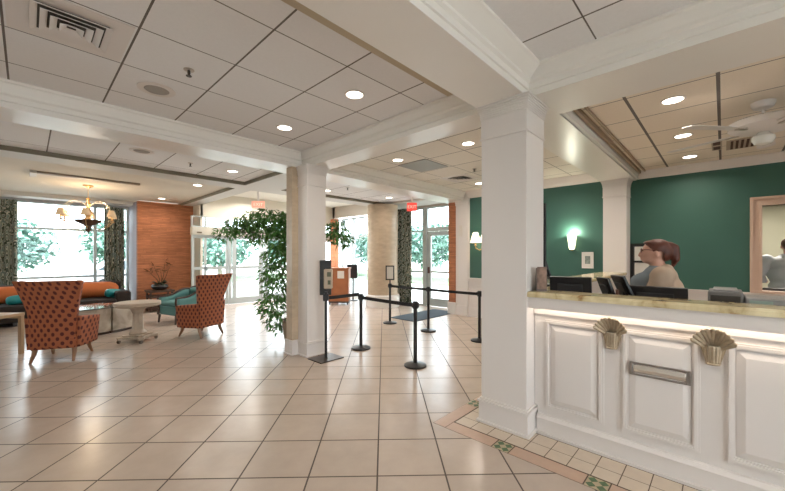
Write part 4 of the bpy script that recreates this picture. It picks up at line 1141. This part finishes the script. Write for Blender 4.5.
g.grid(fb_, 14, 6); g.build('backrest', teal_up, r, smooth=True, solid=.07)
g = MB(); g.tube([(-.39-.03*math.cos((u-.5)*PI), (u-.5)*.66, .70+.05*math.cos((u-.5)*PI)) for u in [k/14 for k in range(15)]], .022, 8); g.build('top_rail', dark_wood, r, smooth=True)

# console with orchid arrangement
r = thing('console_table', 'dark wood stepped side table against the brick wall', 'table', (2.42, 10.85, 0))
MB().box(-.28, .30, -.25, .25, .50, .55).build('tabletop', dark_wood, r, bevel=.006)
MB().box(-.26, .28, -.23, .23, .36, .41).build('shelf', dark_wood, r, bevel=.006)
MB().box(-.26, .28, -.23, .23, .06, .13).build('shelf', dark_wood, r, bevel=.006)
for sx in (-.25, .23):
    for sy in (-.22, .18): MB().box(sx, sx+.04, sy, sy+.04, 0, .50).build('leg', dark_wood, r)
r = thing('potted_arrangement', 'dark bowl of leaves and tall brown stems on the side table by the brick wall', 'plant', (2.43, 10.85, .55))
g = MB(); g.lathe([(.10, 0), (.16, .03), (.20, .09), (.17, .15), (.15, .15)], 24); g.build('bowl', black_plastic, r, smooth=True)
random.seed(11)
def leaf(g, p, d, L_, w, droop=.3, M=None):
    p = Vector(p); d = Vector(d).normalized(); s = d.cross(Vector((0, 0, 1)))
    if s.length < .1: s = Vector((1, 0, 0))
    s.normalize(); roll = random.uniform(-.9, .9); s = (s*math.cos(roll) + d.cross(s)*math.sin(roll))
    m1 = p + d*L_*.45; e = p + d*L_ + Vector((0, 0, -droop*L_))
    g.add([tuple(p), tuple(m1+s*w/2), tuple(e), tuple(m1-s*w/2)], [(0, 1, 2, 3)], M)
g = MB()
for k in range(46):
    a = random.uniform(0, 2*PI); e = random.uniform(.1, 1.1); d = Vector((math.cos(a)*math.cos(e), math.sin(a)*math.cos(e), math.sin(e)))
    leaf(g, (.05*math.cos(a), .05*math.sin(a), .13), d, random.uniform(.14, .30), .055, .4)
g.build('foliage', mat('dark_leaf', (.03, .045, .02), .4, noise=.3), r)
g = MB(); g2 = MB()
for (bx, bz) in ((-.10, .50), (.15, .62), (.05, .42), (-.2, .36), (.26, .50)):
    pts = [(bx*u + .03*math.sin(u*5), .03*math.cos(u*4), .12+bz*u) for u in [k/6 for k in range(7)]]
    g.tube(pts, [.012-.008*k/6 for k in range(7)], 6)
    for q in range(7):
        a = random.uniform(-1.2, 1.2); sg = random.choice((-1, 1))
        leaf(g2, pts[-1 if q < 4 else -2], (sg*math.cos(a)*.9, .2*random.uniform(-1, 1), math.sin(a)*.7+.25), random.uniform(.10, .20), .035, .1)
g.build('stem', mat('brown_stem', (.10, .045, .015), .6), r, smooth=True); g2.build('spiky_petals', mat('brown_petal', (.16, .06, .02), .6), r)

# ------------------------------------------------------------------ ficus behind the planted column
tx, ty = 3.08, 5.20
tr = thing('ficus_tree', 'leafy green ficus tree in a beige pot behind the travertine-faced column', 'plant', (tx, ty, 0), HEAD-PI/2)  # local x = rightward as seen
g = MB(); g.lathe([(.13, 0), (.15, .02), (.20, .36), (.215, .37), (.215, .40), (.185, .40), (.18, .35)], 28); g.build('pot', plant_pot, tr, smooth=True)
g = MB(); g.lathe([(.18, .35), (.05, .37)], 20); g.build('soil', mat('soil', (.04, .025, .015), .9), tr)
# crown laid out as clusters (x right of pot, y away, z)
CL = []
random.seed(3)
def cl(x, y, z, rx, rz, n): CL.append((x, y, z, rx, rz, n))
cl(-1.10, -.05, 1.86, .20, .13, 130); cl(-.90, -.05, 1.95, .24, .16, 260); cl(-.68, 0, 2.02, .25, .20, 380); cl(-.40, -.05, 2.02, .26, .24, 460); cl(-.14, -.05, 1.98, .24, .24, 460); cl(-.62, .0, 1.76, .17, .12, 150)
cl(-.14, -.05, 1.72, .24, .24, 440); cl(-.22, -.05, 1.46, .26, .22, 360); cl(-.30, -.05, 1.18, .28, .22, 330); cl(-.26, -.05, .92, .27, .22, 300); cl(-.34, -.05, .66, .26, .20, 260); cl(-.30, 0, .42, .22, .15, 150); cl(-.24, 0, .25, .14, .1, 50)
cl(.74, .0, 1.90, .18, .17, 190); cl(.80, 0, 1.74, .17, .14, 140); cl(.5, .1, 1.9, .2, .2, 110); cl(.15, .1, 2.0, .25, .2, 120)
g = MB()
for (x, y, z, rx, rz, n) in CL:
    for k in range(int(n*.8)):
        while True:
            q = Vector((random.uniform(-1, 1), random.uniform(-1, 1), random.uniform(-1, 1)))
            if q.length < 1: break
        p = (x+q.x*rx, y+q.y*rx*.8, z+q.z*rz)
        if p[2] < .06: continue
        d = Vector((q.x+random.uniform(-.6, .6), q.y+random.uniform(-.6, .6), random.uniform(-1.0, .25)))
        leaf(g, p, d, random.uniform(.065, .11), random.uniform(.03, .046), .25)
g.build('foliage', leaf_m, tr)
g = MB()
g.tube([(0, 0, .33), (-.02, .02, .8), (.01, 0, 1.3), (-.02, 0, 1.7), (-.05, -.05, 1.95)], [.028, .024, .02, .016, .010], 8)
g.tube([(.03, .02, .33), (.03, .02, .9), (.02, .03, 1.5), (.05, 0, 1.85)], [.02, .018, .014, .01], 8)
for (x, y, z, rx, rz, n) in CL:
    zb = max(.5, min(1.8, z-.15)); g.tube([(0, 0, zb), (x*.5, y*.5, (zb+z)/2+.06), (x, y, z)], [.010, .007, .003], 6)
g.build('trunk', bark, tr, smooth=True)

# ------------------------------------------------------------------ outdoors
def out_tree(x, y, h, w, seed, first=None):
    if first: 
        o_ = dup(first, (x, y, -.058), seed, first['label']); o_.scale = (w/2.2, w/2.2, h/3.6); return o_
    r = thing('tree', 'pale green leafy tree outside beyond the lobby glass', 'tree', (x, y, -.058), 0, 'trees outside the windows')
    random.seed(seed); g = MB()
    for k in range(1700):
        q = Vector((random.gauss(0, 1), random.gauss(0, 1), random.gauss(0, 1))).normalized()*random.uniform(.45, 1)
        p = (q.x*w, q.y*w, h*.62 + q.z*h*.40)
        leaf(g, p, (random.uniform(-1, 1), random.uniform(-1, 1), random.uniform(-1, .3)), random.uniform(.25, .5), .22, .1)
    g.build('foliage', leaf_out, r)
    g = MB(); g.tube([(0, 0, 0), (.05, 0, h*.3), (-.05, 0, h*.65)], [.16, .12, .06], 10); g.build('trunk', mat('pale_bark', (.35, .30, .24), .8), r, smooth=True)
    return r
t0 = out_tree(-5.5, 24.5, 3.6, 2.2, 5)
for i, (x, y, h, w) in enumerate(((-.9, 23.8, 3.3, 2.1), (3.9, 24.4, 3.6, 2.1), (8.7, 23.8, 3.2, 2.1), (13.4, 24.2, 3.8, 2.1), (17.6, 18.3, 3.4, 2.1), (17.3, 13.4, 3.6, 2.0), (17.6, 8.8, 3.0, 2.1), (17.3, 4.2, 3.3, 2.1))):
    out_tree(x, y, h, w, i*1.3, t0)
def car(loc, rot, m, label):
    r = thing('parked_car', label, 'car', loc, rot)
    g = MB(); g.prism([(-2.1, .3), (2.1, .3), (2.15, .75), (1.3, .9), (.7, 1.4), (-1.1, 1.42), (-1.8, .95), (-2.15, .85)], -.85, .85, 'y'); g.build('body', m, r, bevel=.06, seg=3)
    g = MB(); g.prism([(1.15, .93), (.66, 1.34), (-1.05, 1.36), (-1.6, .97)], -.862, .862, 'y'); g.build('window', mat('car_glass', (.05, .07, .08), .1), r)
    for x in (-1.35, 1.35):
        for s in (-1, 1):
            g = MB(); g.lathe([(.30, -.1), (.32, 0), (.30, .1)], 20, (0, 0), T(x, s*.78, .32) @ RX(PI/2)); g.build('wheel', black, r, smooth=True)
car((3.6, 19.5, -.12), 0, mat('car_silver', (.45, .47, .50), .3, metal=.3), 'silver car parked outside beyond the entrance doors')
car((-1.5, 20.0, -.12), 0, mat('car_white', (.75, .75, .75), .3), 'white car parked outside beyond the lounge window')

# ------------------------------------------------------------------ world, sun, camera
w = bpy.data.worlds.new('World'); sc.world = w; w.use_nodes = True
N = w.node_tree.nodes; L = w.node_tree.links; bg = N['Background']
bg.inputs[0].default_value = (.97, .97, 1.0, 1); bg.inputs[1].default_value = 9.0
sun = bpy.data.lights.new('sun', 'SUN'); sun.energy = 9; sun.angle = R(6); sun.color = (1, .96, .9)
so = bpy.data.objects.new('sun', sun); C.objects.link(so); so.rotation_euler = (R(38), R(-30), 0)

cam = bpy.data.cameras.new('camera'); co = bpy.data.objects.new('camera', cam); C.objects.link(co); sc.camera = co
co.location = (0, 0, H); co.rotation_euler = (PI/2, 0, HEAD-PI/2)
cam.sensor_width = 36; cam.lens = 347.6/785*36; cam.shift_y = 9.5/785; cam.clip_start = .05; cam.clip_end = 300
sc.view_settings.view_transform = 'Standard'; sc.view_settings.look = 'None'; sc.view_settings.gamma = 1; sc.view_settings.use_curve_mapping = False
sc.view_settings.exposure = -.06
